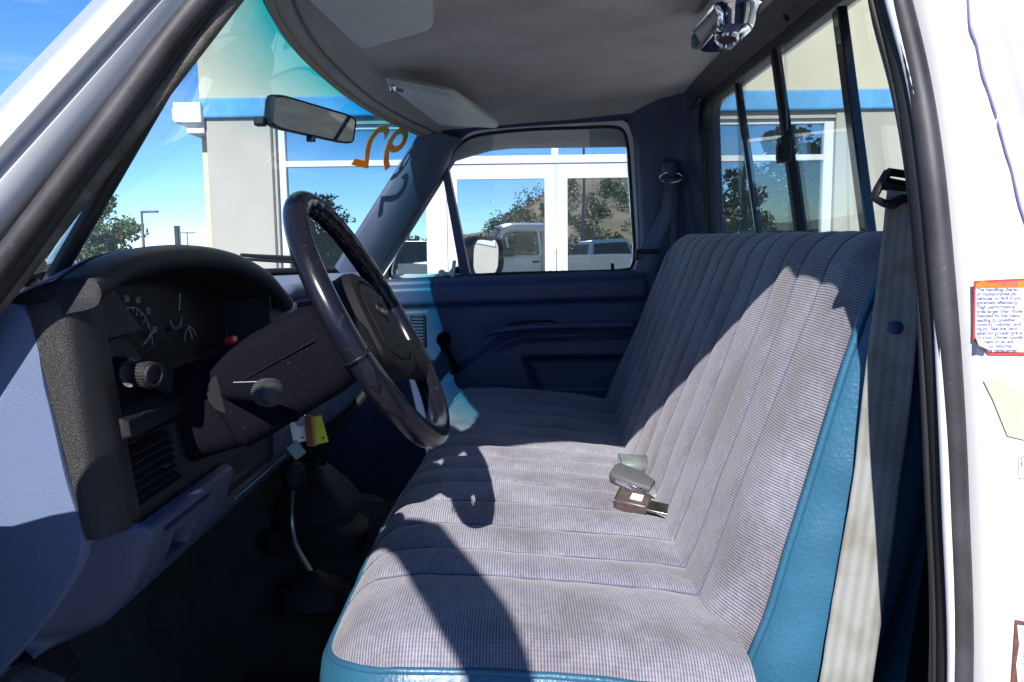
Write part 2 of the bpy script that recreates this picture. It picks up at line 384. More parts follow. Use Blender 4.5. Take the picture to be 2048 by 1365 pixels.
def storefront():
    m, t, p, N, L = nodes("storefront_glass")
    p.inputs["Base Color"].default_value = (.012, .018, .02, 1); p.inputs["Roughness"].default_value = .0; p.inputs["Specular IOR Level"].default_value = .5
    out = [n for n in t.nodes if n.type == 'OUTPUT_MATERIAL'][0]
    gl = N("ShaderNodeBsdfGlossy"); gl.inputs["Roughness"].default_value = 0; gl.inputs[0].default_value = (.70, .84, .90, 1)
    mx = N("ShaderNodeMixShader"); mx.inputs[0].default_value = .55
    tc = N("ShaderNodeTexCoord"); nz = N("ShaderNodeTexNoise"); nz.inputs["Scale"].default_value = .8; nz.inputs["Detail"].default_value = 1
    L(tc.outputs["Object"], nz.inputs["Vector"])
    bu = N("ShaderNodeBump"); bu.inputs["Strength"].default_value = .12; bu.inputs["Distance"].default_value = .02; L(nz.outputs["Fac"], bu.inputs["Height"]); L(bu.outputs[0], gl.inputs["Normal"])
    L(p.outputs[0], mx.inputs[1]); L(gl.outputs[0], mx.inputs[2]); L(mx.outputs[0], out.inputs[0])
storefront()
plain("mirror_glass", (.85, .88, .90), .0, metal=1, var=.0)
def dim_mirror():
    m, t, p, N, L = nodes("day_night_mirror"); p.inputs["Base Color"].default_value = (.30, .31, .32, 1); p.inputs["Metallic"].default_value = 1; p.inputs["Roughness"].default_value = .03
dim_mirror()
def decal():
    m, t, p, N, L = nodes("orange_decal"); p.inputs["Base Color"].default_value = (.72, .30, .015, 1); p.inputs["Roughness"].default_value = .5
    out = [n for n in t.nodes if n.type == 'OUTPUT_MATERIAL'][0]
    tl = N("ShaderNodeBsdfTranslucent"); tl.inputs[0].default_value = (.95, .45, .02, 1)
    mx = N("ShaderNodeMixShader"); mx.inputs[0].default_value = .6; L(p.outputs[0], mx.inputs[1]); L(tl.outputs[0], mx.inputs[2]); L(mx.outputs[0], out.inputs[0])
decal()
# ------------------------------------------------------------------ the place: ground, hills
FAC = 8.3                                   # facade of the showroom, parallel to the truck
def refl(px, py, d):                        # a thing behind the photographer, surveyed by its mirror image in the showroom glass
    p = at(px, py, Y=d); return V((p.x, 2*FAC-p.y, p.z))
b = MB(); S = 1400
b.add([(-S, -S, 0), (S, -S, 0), (S, S, 0), (-S, S, 0)], [(0, 1, 2, 3)])
tag(b.obj("ground", "asphalt", smooth=0), None, kind="structure")
b = MB().box((11, FAC-.75, .07), (34, 1.5, .14))
tag(b.obj("pavement", "kerb_concrete", smooth=0, bevel=.02), None, kind="structure")

def hill_mesh(name, ridge, foot, nx, ny, amp, seed):
    rows = []
    for i in range(nx):
        t = i/(nx-1); k = t*(len(ridge)-1); j = min(int(k), len(ridge)-2); f = k-j
        r = ridge[j].lerp(ridge[j+1], sstep(0, 1, f)); g = foot[j].lerp(foot[j+1], f)
        row = []
        for q in range(ny):
            s = q/(ny-1); p = g.lerp(r, s); p.z = g.z+(r.z-g.z)*(s**1.15)
            p.z += amp*noise.noise(V((p.x*.05+seed, p.y*.05, seed)))*s*(1.2-s)+amp*.35*noise.noise(V((p.x*.2, p.y*.2, seed)))*s
            row.append(p)
        back = row[-1].copy(); back.y += (-40 if r.y < 0 else 40); back.z -= 12; row.append(back)
        rows.append(row)
    b = MB().grid(rows); o = b.obj(name, "hill_earth", smooth=180)
    return tag(o, None, kind="structure"), rows
sil = [(640, 500), (780, 492), (900, 482), (960, 470), (1000, 455), (1040, 425), (1085, 392), (1143, 360), (1200, 340), (1262, 338), (1330, 352), (1415, 378), (1480, 412), (1560, 425), (1650, 430), (1760, 425), (1900, 440)]
ridge = [refl(x, y, 170) for x, y in sil]
foot = [V((r.x*.62, 2*FAC-100, -.2)) for r in ridge]
hill, hrows = hill_mesh("hill", ridge, foot, 90, 26, 3.0, 3.3)
far = [V((-1000+i*60, 760+40*math.sin(i*.7), 3.5+5.5*abs(noise.noise(V((i*.23, 1.7, 0))))+(4 if 5 < i < 11 else 0))) for i in range(22)]
hill_mesh("far_hill", far, [V((p.x, 640, -.2)) for p in far], 70, 8, 1.5, 9.1)

# ------------------------------------------------------------------ foliage
def leaves(b, centre, rad, n, size, r):
    for _ in range(n):
        while True:
            d = V((r.uniform(-1, 1), r.uniform(-1, 1), r.uniform(-1, 1)))
            if .15 < d.length < 1: break
        d = d*(.55+.45*r.random())/max(d.length, .5) if r.random() < .6 else d
        p = V(centre)+V((d.x*rad[0], d.y*rad[1], d.z*rad[2]))
        a = V((r.uniform(-1, 1), r.uniform(-1, 1), r.uniform(-.6, 1))).normalized(); q = a.orthogonal().normalized()
        q = (q*math.cos(r.random()*6.3)+a.cross(q)*math.sin(r.random()*6.3)); w = a.cross(q); s = size*r.uniform(.55, 1.3)
        b.add([p-q*s, p+w*s*.45, p+q*s, p-w*s*.45], [(0, 1, 2, 3)])
def tree(name, loc, h, spread, label, group, nleaf, size, mats, seed, bare=False, low=.32):
    r = random.Random(seed); loc = V(loc)
    root = thing(name, loc, label, "tree", group)
    tb = MB(); top = loc+V((r.uniform(-.04, .04)*h, r.uniform(-.04, .04)*h, h*.72))
    tb.tube([loc-V((0, 0, .05)), loc.lerp(top, .35)+V((.02*h, 0, 0)), loc.lerp(top, .7), top], [h*.028, h*.022, h*.014, h*.006], n=8)
    tips = []
    for k in range(16):
        f = r.uniform(low*.9, .95); s = loc.lerp(top, f); a = k*2.4+r.uniform(-.4, .4); ln = spread*(.55+.45*r.random())*(1.15-.5*f)
        e = s+V((math.cos(a)*ln, math.sin(a)*ln, ln*.55+.06*h*r.random()))
        tb.tube([s, s.lerp(e, .5)+V((0, 0, .03*h)), e], [h*.010, h*.006, h*.002], n=5); tips.append(e); tips.append(s.lerp(e, .6))
        for _ in range(3):
            e2 = e+V((r.uniform(-1, 1), r.uniform(-1, 1), r.uniform(-.1, .9)))*spread*.3
            tb.tube([s.lerp(e, .7), e2], [h*.004, h*.001], n=4); tips.append(e2)
    tips.append(top+V((0, 0, .1*h)))
    tb.obj("trunk", "bark", root)
    for mi, (mat, share) in enumerate(mats):
        lb = MB()
        for tp in tips:
            leaves(lb, tp+V((r.uniform(-.3, .3), r.uniform(-.3, .3), r.uniform(-.2, .2)))*spread*.25, [spread*r.uniform(.20, .36)]*2+[spread*r.uniform(.16, .28)], int(nleaf*share/len(tips)), size, r)
        lb.obj("crown", mat, root, smooth=0, recalc=False)
    return root
G = "parking lot trees"
p = at(160, 520, Y=46); tree("broadleaf_tree", (p.x, 46, 0), 4.9, 2.5, "green tree with a few orange leaves seen through windshield left of the lamp posts", G, 16000, .12, [("leaf_green", .65), ("leaf_dark", .28), ("leaf_autumn", .05)], 11, low=.22)
p = refl(1600, 480, 27); tree("broadleaf_tree", (p.x, p.y, 0), 6.6, 2.1, "dark leafy tree mirrored in the showroom window behind the rear glass", G, 7000, .13, [("leaf_dark", .8), ("leaf_green", .2)], 21, low=.25)
p = refl(640, 480, 42); tree("broadleaf_tree", (p.x, p.y, 0), 5.3, 1.5, "sparse tree mirrored in the showroom window seen through the steering wheel", G, 3000, .12, [("leaf_green", .7), ("leaf_autumn", .3)], 31, low=.3)
p = refl(1040, 480, 95); tree("broadleaf_tree", (p.x, p.y, 0), 4.6, 1.6, "round tree on the hill foot mirrored in left door glass", G, 3000, .3, [("leaf_dark", 1)], 41)
sc = random.Random(5)
for mat, n, nm in (("leaf_green", 80, "hillside_scrub"), ("leaf_bright", 70, "hillside_scrub"), ("leaf_dark", 40, "hillside_scrub")):
    b = MB()
    for _ in range(n):
        row = hrows[sc.randrange(20, len(hrows)-6)]; p = row[min(len(row)-3, int(24*sc.random()**1.4))]
        s = sc.uniform(.8, 2.3); leaves(b, p+V((sc.uniform(-2, 2), sc.uniform(-2, 2), s*.5)), (s, s, s*1.1), 190, .24, sc)
    tag(b.obj(nm, mat, smooth=0, recalc=False), "green scrub scattered over the brown hillside, mirrored in showroom glass", "shrubs", "scrub on the hillside", kind="stuff")
b = MB()
for x in range(560, 1720, 7):
    for _ in range(2):
        p = refl(x+sc.uniform(-6, 6), 480, sc.uniform(70, 92)); s = sc.uniform(.6, 1.25) * (2.4 if 1400 < x else (1.4 if x < 1010 else .8))
        leaves(b, (p.x, p.y, s*.9), (s*1.1, s, s*1.1), 150, .22, sc)
tag(b.obj("treeline", "leaf_green", smooth=0, recalc=False), "low green treeline along the lot, mirrored in showroom glass", "trees", kind="stuff")

# ------------------------------------------------------------------ lamp posts and sign post
def lamp_post(px, py, d, label, arms=1, w=.09):
    p = at(px, py, Y=d); h = p.z; root = thing("lamp_post", (p.x, d, 0), label, "lamp post", "lamp posts in the lot")
    MB().lathe((p.x, d, 0), (0, 0, 1), [(0, .22), (.6, .22), (.62, w), (h, w*.7)], n=10).obj("pole", "pole_grey", root)
    for s in ((1,) if arms == 1 else (-1, 1)):
        MB().box((p.x+s*.45, d, h), (.9, .28, .12)).box((p.x+s*.12, d, h-.04), (.3, .08, .08)).obj("lamp_head", "pole_grey", root, bevel=.02)
lamp_post(283, 424, 44, "tall grey lamp post beside the green tree seen through windshield", 1)
lamp_post(374, 466, 90, "thin distant twin-armed lamp post right of the sign post", 2)
q = refl(1163, 282, 48)
p = at(355, 452, Y=60); root = thing("sign_post", (p.x, 60, 0), "narrow dark sign on a post between the two lamp posts", "sign")
MB().box((p.x+.12, 60, p.z*.5), (.12, .12, p.z)).obj("post", "pole_grey", root)
MB().box((p.x-.06, 59.9, p.z-.75), (.30, .16, 1.5)).obj("sign_panel", "car_dark", root, bevel=.02)
rp = thing("lamp_post", (q.x, q.y, 0), "twin-armed lamp post mirrored in the glass above the right door", "lamp post", "lamp posts in the lot")
MB().lathe((q.x, q.y, 0), (0, 0, 1), [(0, .22), (.6, .22), (.62, .1), (q.z, .07)], n=10).obj("pole", "pole_grey", rp)
for s in (-1, 1): MB().box((q.x+s*.5, q.y, q.z), (.9, .28, .14)).obj("lamp_head", "pole_grey", rp)

# ------------------------------------------------------------------ showroom
bl = at(420, 400, Y=FAC).x
shop = thing("showroom", (2, FAC, 0), "cream stucco showroom with blue band and white framed glass doors", "building")
def zf(px, py): return at(px, py, Y=FAC).z
def xf(px): return at(px, 400, Y=FAC).x
z_bt, z_bb = zf(1600, 181), zf(1600, 222)          # blue band
z_hd = zf(1600, 236)                               # window head
z_m1, z_m0 = zf(1110, 309), zf(1110, 325)          # transom bar
z_dh = zf(1110, 356)                               # top of door glass
RIGHT = 27
xw0, xw1 = xf(556), xf(1668)
def wall(name, x0, x1, z0, z1, mat="stucco", y0=FAC, dep=.35, **k):
    return MB().box(((x0+x1)/2, y0+dep/2, (z0+z1)/2), (x1-x0, dep, z1-z0)).obj(name, mat, shop, smooth=0, **k)
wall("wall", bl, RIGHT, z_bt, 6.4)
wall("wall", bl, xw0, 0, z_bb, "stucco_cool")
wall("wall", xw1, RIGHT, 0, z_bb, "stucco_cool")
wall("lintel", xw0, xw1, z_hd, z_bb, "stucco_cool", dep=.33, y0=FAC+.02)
MB().box(((bl+RIGHT)/2-.0, FAC+.13, (z_bt+z_bb)/2), (RIGHT-bl+.08, .36, z_bt-z_bb-.004)).obj("band", "band_blue", shop, smooth=0, bevel=.02)
MB().box((bl+.02, FAC+4, 3.2), (.3, 7.6, 6.4)).obj("wall", "stucco", shop, smooth=0)
cz0, cz1 = zf(395, 248), zf(395, 208)
b = MB().box((bl-.15, FAC+.4, (cz0+cz1)/2), (.28, 1.0, cz1-cz0)).box((bl-.10, FAC+.42, cz0-.05), (.18, .9, .1)).box((bl-.17, FAC+.4, (cz0+cz1)/2-.01), (.30, .92, (cz1-cz0)*.6))
b.obj("cornice", "frame_white", shop, smooth=0, bevel=.006)
b = MB().box((xw0-.035, FAC-.006, (z_bb)/2), (.02, .02, z_bb)); b.obj("downpipe", "rear_trim", shop)
# frame members, each its own piece
def fr(x0, x1, z0, z1, y=FAC+.06, dep=.10, name="frame_bar"):
    return MB().box(((x0+x1)/2, y+dep/2, (z0+z1)/2), (x1-x0, dep, z1-z0)).obj(name, "frame_white", shop, smooth=0, bevel=.004, seg=1)
xs = {k: xf(k) for k in (556, 571, 850, 892, 913, 1083, 1112, 1114, 1143, 1314, 1336, 1376, 1649, 1668)}
fr(xs[556], xs[571], .14, z_hd); fr(xs[850], xs[892], .14, z_hd, dep=.12); fr(xs[1336], xs[1376], .14, z_hd, dep=.12); fr(xs[1649], xs[1668], .14, z_hd)
def trans(x0, x1, za, zb): fr(x0, x1, za, zb, y=FAC+.062, dep=.09)
for a, c in ((571, 850), (1376, 1649)):
    trans(xs[a], xs[c], zf(1600, 320), zf(1600, 308)); trans(xs[a], xs[c], z_hd-.05, z_hd); trans(xs[a], xs[c], .14, .4)
trans(xs[892], xs[1336], z_m0, z_m1); trans(xs[892], xs[1336], z_hd-.05, z_hd)
fr(xf(1104), xf(1118), z_m1, z_hd-.05, y=FAC+.064, dep=.08)
tilt = random.Random(4)
def pane(x0, x1, z0, z1, tx=0, tz=0, name="pane"):
    c = V(((x0+x1)/2, FAC+.11, (z0+z1)/2)); R_ = Euler((tx, 0, tz)).to_matrix()
    return MB().box(c, (x1-x0+.03, .012, z1-z0+.03), R_).obj(name, "storefront_glass", shop, smooth=0)
mid = zf(1600, 314)
pane(xs[571], xs[850], mid, z_hd-.05, .002, .002); pane(xs[571], xs[850], .4, mid, .001, -.002)
pane(xs[892], xf(1111), z_m1, z_hd-.05, -.002, .001); pane(xf(1111), xs[1336], z_m1, z_hd-.05, .001, -.001)
pane(xs[1376], xs[1649], mid, z_hd-.05, .002, -.001); pane(xs[1376], xs[1649], .4, mid, 0, .001)
def door(x0, x1, hinge_left):
    d = MB().box(((x0+x1)/2, FAC+.115, .2), (x1-x0, .05, .12)).obj("door", "frame_white", shop, smooth=0, bevel=.004)
    w = xs[913]-xs[892]
    def st(a, c, z0, z1): MB().box(((a+c)/2, FAC+.11, (z0+z1)/2), (c-a, .055, z1-z0)).obj("stile", "frame_white", d, smooth=0, bevel=.004, seg=1)
    st(x0, x0+w*1.05, .15, z_m0-.008); st(x1-w*1.05, x1, .15, z_m0-.008); st(x0+w*1.05, x1-w*1.05, z_dh, z_m0-.008); st(x0+w*1.05, x1-w*1.05, .15, .42)
    MB().box(((x0+x1)/2, FAC+.115, (.42+z_dh)/2), (x1-x0-w*2, .012, z_dh-.40), Euler((.001, 0, .0015 if hinge_left else -.001)).to_matrix()).obj("pane", "storefront_glass", d, smooth=0)
    hx = x1-w*.55 if hinge_left else x0+w*.55
    MB().tube([(hx, FAC+.05, 1.0), (hx, FAC+.02, 1.02), (hx, FAC+.02, 1.32), (hx, FAC+.05, 1.34)], .012).obj("handle", "pole_grey", d)
for k in range(5):
    x0 = 9.6+3.2*k
    wf = MB().box((x0, FAC-.01, 1.9), (2.2, .06, 2.0)).obj("window", "frame_white", shop, smooth=0, bevel=.004)
    for q in (-.53, .53): MB().box((x0+q, FAC-.045, 1.9), (.95, .012, 1.8)).obj("pane", "storefront_glass", wf, smooth=0)
door(xs[892], xs[1112], True); door(xs[1114], xs[1336], False)

# ------------------------------------------------------------------ other vehicles standing behind the photographer (seen mirrored in the glass)
def vehicle(name, loc, L_, H, W, prof, glassy, paint, label, cat, rz):
    root = thing(name, loc, label, cat, "vehicles mirrored in the showroom glass")
    R_ = Matrix.Rotation(rz, 3, 'Z')
    def T(p): return V(loc)+R_ @ V(p)
    lower = [(-L_/2, .35), (-L_/2, prof[0]), (-L_/2+.25, prof[1]), (L_/2-.2, prof[2]), (L_/2, prof[2]-.08), (L_/2, .35)]
    b = MB(); b.grid([[T((x, y*w, z)) for x, z in lower] for y, w in ((-W/2, .93), (-W/2, 1), (W/2, 1), (W/2, .93))], cv=True)
    n = len(lower); b.f += [tuple(range(n)), tuple(range(3*n, 4*n))[::-1]]
    b.obj("body", paint, root, bevel=.06, seg=3)
    cab = glassy
    b = MB(); b.grid([[T((x, y*(1 if z < H-.2 else .88), z)) for x, z in cab] for y in (-W/2*.96, W/2*.96)], cv=True); n = len(cab); b.f += [tuple(range(n)), tuple(range(n, 2*n))[::-1]]
    b.obj("cabin", paint, root, bevel=.05, seg=3)
    xs_ = [x for x, z in cab]; x0, x1 = min(xs_), max(xs_)
    for sgn in (-1, 1):
        for k in range(2):
            a = lerp(x0, x1, .2+.33*k); c = lerp(x0, x1, .49+.33*k); zb, zt = cab[0][1]+.12, H-.14
            MB().add([T((a-.08*(k == 0), sgn*W/2*.975, zb)), T((c, sgn*W/2*.975, zb)), T((c-.03, sgn*W/2*.90, zt)), T((a+.10*(k == 0), sgn*W/2*.90, zt))], [(0, 1, 2, 3)]).obj("window", "car_window", root, smooth=0, solid=.03)
    for x, z0, z1, o in ((x0, cab[0][1]+.12, H-.15, -.02), (x1, cab[0][1]+.12, H-.15, .02)):
        xt = cab[1][0] if x == x0 else cab[2][0]
        MB().add([T((x+o, -W*.42, z0)), T((x+o, W*.42, z0)), T((xt+o*2, W*.38, z1)), T((xt+o*2, -W*.38, z1))], [(0, 1, 2, 3)]).obj("window", "car_window", root, smooth=0, solid=.03)
    for wx in (-L_*.32, L_*.30):
        for sgn in (-1, 1):
            w = MB().lathe(T((wx, sgn*(W/2-.22), .37)), R_ @ V((0, sgn, 0)), [(0, .3), (.0, .37), (.2, .37), (.23, .33), (.23, .2)], n=20).obj("wheel", "tyre", root)
            MB().lathe(T((wx, sgn*(W/2+.0), .37)), R_ @ V((0, sgn, 0)), [(0, .2), (.02, .2), (.03, .1), (.035, .03)], n=14).obj("rim", "car_silver", w)
    for sgn in (-1, 1):
        MB().box(T((L_/2+.0, sgn*W*.43, prof[2]-.25)), (.04, .16, .34), R_).obj("tail_lamp", "tail_red", root)
        MB().box(T((-L_/2-.0, sgn*W*.38, prof[0]-.12)), (.04, .3, .18), R_).obj("headlamp", "label_paper", root)
    MB().box(T((L_/2+.03, 0, .5)), (.1, W*.96, .18), R_).obj("bumper", "chrome" if paint == "car_white" else "black_plastic", root, bevel=.02)
    MB().box(T((-L_/2-.03, 0, .5)), (.1, W*.96, .18), R_).obj("bumper", "black_plastic", root, bevel=.02)
p = refl(1205, 480, 33); vehicle("pickup_truck", (p.x, p.y, 0), 5.6, 1.9, 2.0, (1.12, 1.18, 1.28), [(-1.1, 1.2), (-.5, 1.9), (.55, 1.9), (.75, 1.22)], "car_white", "white pickup mirrored in the glass of the right showroom door", "truck", 1.1)
p = refl(800, 480, 24); vehicle("parked_suv", (p.x, p.y, 0), 4.8, 1.86, 1.95, (1.0, 1.1, 1.12), [(-1.3, 1.1), (-.5, 1.85), (2.1, 1.85), (2.35, 1.1)], "car_dark", "dark sport utility vehicle mirrored in glass left of the doors", "car", .05)
p = refl(1480, 500, 30); vehicle("parked_car", (p.x, p.y, 0), 4.6, 1.5, 1.85, (.8, .92, .98), [(-1.0, .95), (-.3, 1.48), (.9, 1.48), (1.7, .97)], "car_silver", "silver sedan mirrored low in the window behind the rear glass", "car", .2)
# ------------------------------------------------------------------ the truck
CY = 1.73                                            # centre line of the cab
truck = thing("pickup_truck", (0, CY, 0), "white pickup with blue cloth bench seat, seen through its open driver's door", "truck")
PS = ((0, 2.69, 1.47), (0, 1, .16))                  # passenger door plane, leaning in
def side(px, py, off=0): return at(px, py, pl=((0, 2.69+off, 1.47), (0, 1, .16)))
def mir(p): return V((p[0], 2*CY-p[1], p[2]))
def ynear(z): return .77+.16*(z-1.47)

# --- windshield
def ws(t, s):
    k = abs(t)**2.4
    bx, tx = -.86+.29*k, -.415+.128*k
    zz = lerp(1.50, 1.945-.02*k, s)
    bul = .018*math.sin(math.pi*s)*(1-k)
    return V((lerp(bx, tx, s)-bul, CY+.79*t, zz))
windshield = MB().grid([[ws(-1+2*i/40, j/14) for j in range(15)] for i in range(41)]).obj("windshield", "windshield_glass", truck, smooth=180)
# frit/rubber gasket round the glass
loop = [ws(-1+2*i/30, 1) for i in range(31)]+[ws(1, 1-j/12) for j in range(1, 13)]+[ws(1-2*i/30, 0) for i in range(1, 31)]+[ws(-1, j/12) for j in range(1, 12)]
MB().tube(loop, .010, closed=True, n=6).obj("gasket", "black_rubber", windshield, smooth=180)
# the price-year numerals painted on the outside of the glass
def wsn(t, s):
    dt = (ws(t+.01, s)-ws(t-.01, s)).normalized(); ds = (ws(t, s+.02)-ws(t, s-.02)).normalized(); return dt, ds
def on_ws(px, py):
    best = None
    for i in range(40, 101):
        for j in range(40, 101):
            p = ws(i/100, j/100); v = p-V((0, 0, EYE)); w = v.dot(_F)
            e = (1024+1580*v.dot(_R)/w-px)**2+(682.5-1580*v.dot(_U)/w-py)**2
            if best is None or e < best[0]: best = (e, i/100, j/100)
    return best[1], best[2]
for ch, px, py in (("9", 796, 300), ("2", 752, 296)):
    t_, s_ = on_ws(px, py); dt, ds = wsn(t_, s_); c = ws(t_, s_)
    xd = (-dt+ds*-.0).normalized(); nrm = xd.cross(ds).normalized()
    if nrm.x > 0: nrm = -nrm
    pos = c+nrm*.004
    o = text("numeral", ch, pos-xd*.050-ds*.072, xd, ds, .205, "orange_decal", windshield, extr=.0006, shear=.06, bold=.0015)

# --- interior: passenger side A-pillar trim, door header, B-pillar
fa = [(705, 575), (722, 520), (760, 455), (812, 375), (850, 310), (868, 268), (880, 245)]
wsE = [ws(.985, s) for s in (0, .16, .36, .6, .8, .95, 1.0)]
fe = [(752, 600), (765, 550), (800, 490), (845, 415), (884, 350), (905, 303), (925, 280)]
rows = []
for i in range(7):
    a = wsE[i]; c = side(*fe[i], off=-.055); m1 = a.lerp(c, .33)+V((.012, -.022, 0)); m2 = a.lerp(c, .72)+V((.006, -.018, 0))
    rows.append(smooth_path([a+V((-.01, .01, 0)), a+V((.003, -.006, 0)), m1, m2, c, c+V((0, .05, 0))], 4))
rows = [[p for p in r] for r in zip(*[smooth_path(list(col), 4) for col in zip(*rows)])]
MB().grid(rows).obj("pillar_trim", "pillar_blue", truck, smooth=60)
# headliner
def hl(x, y):
    t = (y-CY)/.80
    z = 1.962+.075*(x+.17)*(1 if x > -.2 else 1.2)
    z += .020*(1-t*t)-.05*max(0, abs(t)-.93)/.07*.5
    z += .003*noise.noise(V((x*9, y*7, 2)))+.0035*noise.noise(V((x*3, y*4, 5)))
    return z
def hdx(y): return ws((y-CY)/.79 if abs(y-CY) < .79 else 1, 1).x
rows = []
for i in range(60):
    y = lerp(.925, 2.535, i/59); x0 = hdx(y)+.085
    rows.append([V((x, y, hl(x, y))) for x in [lerp(x0, .505, j/40) for j in range(41)]])
headliner = MB().grid(rows).obj("headliner", "headliner", truck, smooth=180)
# windshield header moulding: two rolled bands
rows = []
for i in range(50):
    y = lerp(.95, 2.52, i/49); t = (y-CY)/.79; g = ws(max(-1, min(1, t)), 1); x0 = g.x; zt = hl(x0+.085, y)
    pr = [(-.004, g.z-.004), (.002, g.z-.012), (.014, g.z-.014), (.028, g.z-.010), (.036, lerp(g.z-.02, zt, .35)), (.046, lerp(g.z-.02, zt, .45)-.004), (.060, lerp(g.z, zt, .7)-.006), (.078, zt-.010), (.088, zt-.004), (.094, zt+.006)]
    rows.append([V((x0+dx, y, z)) for dx, z in pr])
hm = MB().grid(rows).obj("header_moulding", "header_trim", truck, smooth=60)
MB().tube([r[1]+V((.004, 0, -.004)) for r in rows], .0075, n=8).obj("moulding_edge", "moulding_beige", hm, smooth=180)
MB().tube([r[4]+V((.004, 0, -.003)) for r in rows], .0022, n=6).obj("moulding_groove", "gauge_black", hm, smooth=180)
for px, py in ((668, 132), (700, 160)):
    pass
# door header on the passenger side: from headliner edge down to the window frame
top = [(-.285, 2.515), (-.17, 2.53), (.1, 2.535), (.38, 2.535), (.52, 2.52)]
rows = []
tp = smooth_path([V((x, y, hl(x, y)+.004)) for x, y in top], 6)
bt = smooth_path([side(*q, off=-.05) for q in [(905, 305), (945, 262), (1080, 250), (1245, 240), (1330, 236)]], 6)
for a, c in zip(tp, bt):
    rows.append([a, a.lerp(c, .2)+V((0, .004, -.012)), a.lerp(c, .6)+V((0, .006, 0)), c, c+V((0, .06, 0))])
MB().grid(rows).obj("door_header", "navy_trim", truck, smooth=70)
# B-pillar and rear corner trim, passenger side
def rearx(z): return .548+.05*(1.95-z)
rows = []
for i in range(30):
    z = lerp(.85, 2.03, i/29); d = 2.66-.16*(z-1.47); rx = rearx(z); top_in = .0+.06*sstep(1.9, 2.03, z)
    ed = interp([1.2, 1.45, 1.6, 1.9, 2.03], [.415, .402, .398, .375, .33], z)
    rows.append(smooth_path([V((ed, d+.03, z)), V((ed+.004, d-.035, z)), V((.43, d-.075-top_in*.3, z)), V((.475, d-.085-top_in*.5, z)), V((rx-.035, d-.11-top_in*.6, z)), V((rx-.008, d-.165-top_in, z)), V((rx, 2.42, z)), V((rx+.004, 2.36, z))], 4))
MB().grid(rows).obj("corner_trim", "navy_trim", truck, smooth=70)
# rear wall below and beside the window
RW0, RW1, RZ0, RZ1 = 1.075, 2.385, 1.46, 1.982
def rr_loop(w0, w1, z0, z1, r, off=0):
    return [V((rearx((z0+z1)/2+q[1])+off, (w0+w1)/2+q[0], (z0+z1)/2+q[1])) for q in rrect(w1-w0, z1-z0, r, 6)]
inner = rr_loop(RW0, RW1, RZ0, RZ1, .06); n_ = len(inner)
outer = rr_loop(.86, 2.60, .80, 2.035, .02, .002)
rear_wall = MB().ring(inner, outer, (.05, 0, 0)).obj("rear_wall", "navy_trim", truck, smooth=40, bevel=.004)
# sloping rear header trim strip between headliner and rear window
rows = []
for i in range(30):
    y = lerp(.93, 2.50, i/29); rows.append([V((.498, y, hl(.5, y)+.006)), V((.503, y, hl(.5, y)-.004)), V((.53, y, 2.000)), V((.541, y, 1.990)), V((.546, y, 1.978)), V((.575, y, 1.976))])
MB().grid(rows).obj("rear_header_trim", "rear_trim", truck, smooth=50)
for y in (1.585,):
    MB().lathe((.522, y, 1.992), (-.75, 0, -.7), [(0, .008), (.004, .008), (.006, .004)], n=10).obj("clip", "black_plastic", truck)
MB().tube([(.52, 2.30, 1.978), (.512, 2.31, 1.965), (.508, 2.36, 1.955), (.515, 2.40, 1.965)], .007, n=8).obj("coat_hook", "black_plastic", truck)
# rear slider window: gasket, bars, panes
rg = MB().ring(rr_loop(RW0-.006, RW1+.006, RZ0-.006, RZ1+.006, .064, -.006), rr_loop(RW0+.022, RW1-.022, RZ0+.022, RZ1-.022, .045, -.004), (.03, 0, 0)).obj("rear_window", "black_rubber", truck, smooth=40, bevel=.004)
def bar(pt, pb, w, mat="black_plastic", dx=0):
    a, c = at(*pt, pl=((rearx(1.95), 0, 1.95), (1, 0, .05))), at(*pb, pl=((rearx(1.95), 0, 1.95), (1, 0, .05)))
    d = (c-a); a = a-d*.012; c = c+d*.25
    return MB().box((a+c)/2+V((dx, 0, 0)), (.018, w, d.length*1.262), V((0, 0, -1)).rotation_difference(d.normalized()).to_matrix()).obj("window_bar", mat, rg, bevel=.003)
bar((1476, 172), (1521, 485), .013, "car_dark"); bar((1551, 104), (1603, 485), .022); bar((1684, 24), (1744, 485), .026, "car_dark", dx=-.004)
c = at(1588, 300, X=.55)
MB().box(c+V((-.02, 0, 0)), (.02, .034, .050)).box(c+V((-.028, .0, -.004)), (.012, .018, .03)).obj("window_latch", "black_plastic", rg, bevel=.003)
for y0, y1, dx in ((1.09, 1.40, .012), (1.38, 1.68, .004), (1.66, 2.02, -.002), (2.00, 2.37, .012)):
    MB().box((rearx(1.715)+dx, (y0+y1)/2, 1.715), (.004, y1-y0, .515), Matrix.Rotation(math.atan(.05)*-1, 3, 'Y')).obj("pane", "rear_glass", rg, smooth=0)

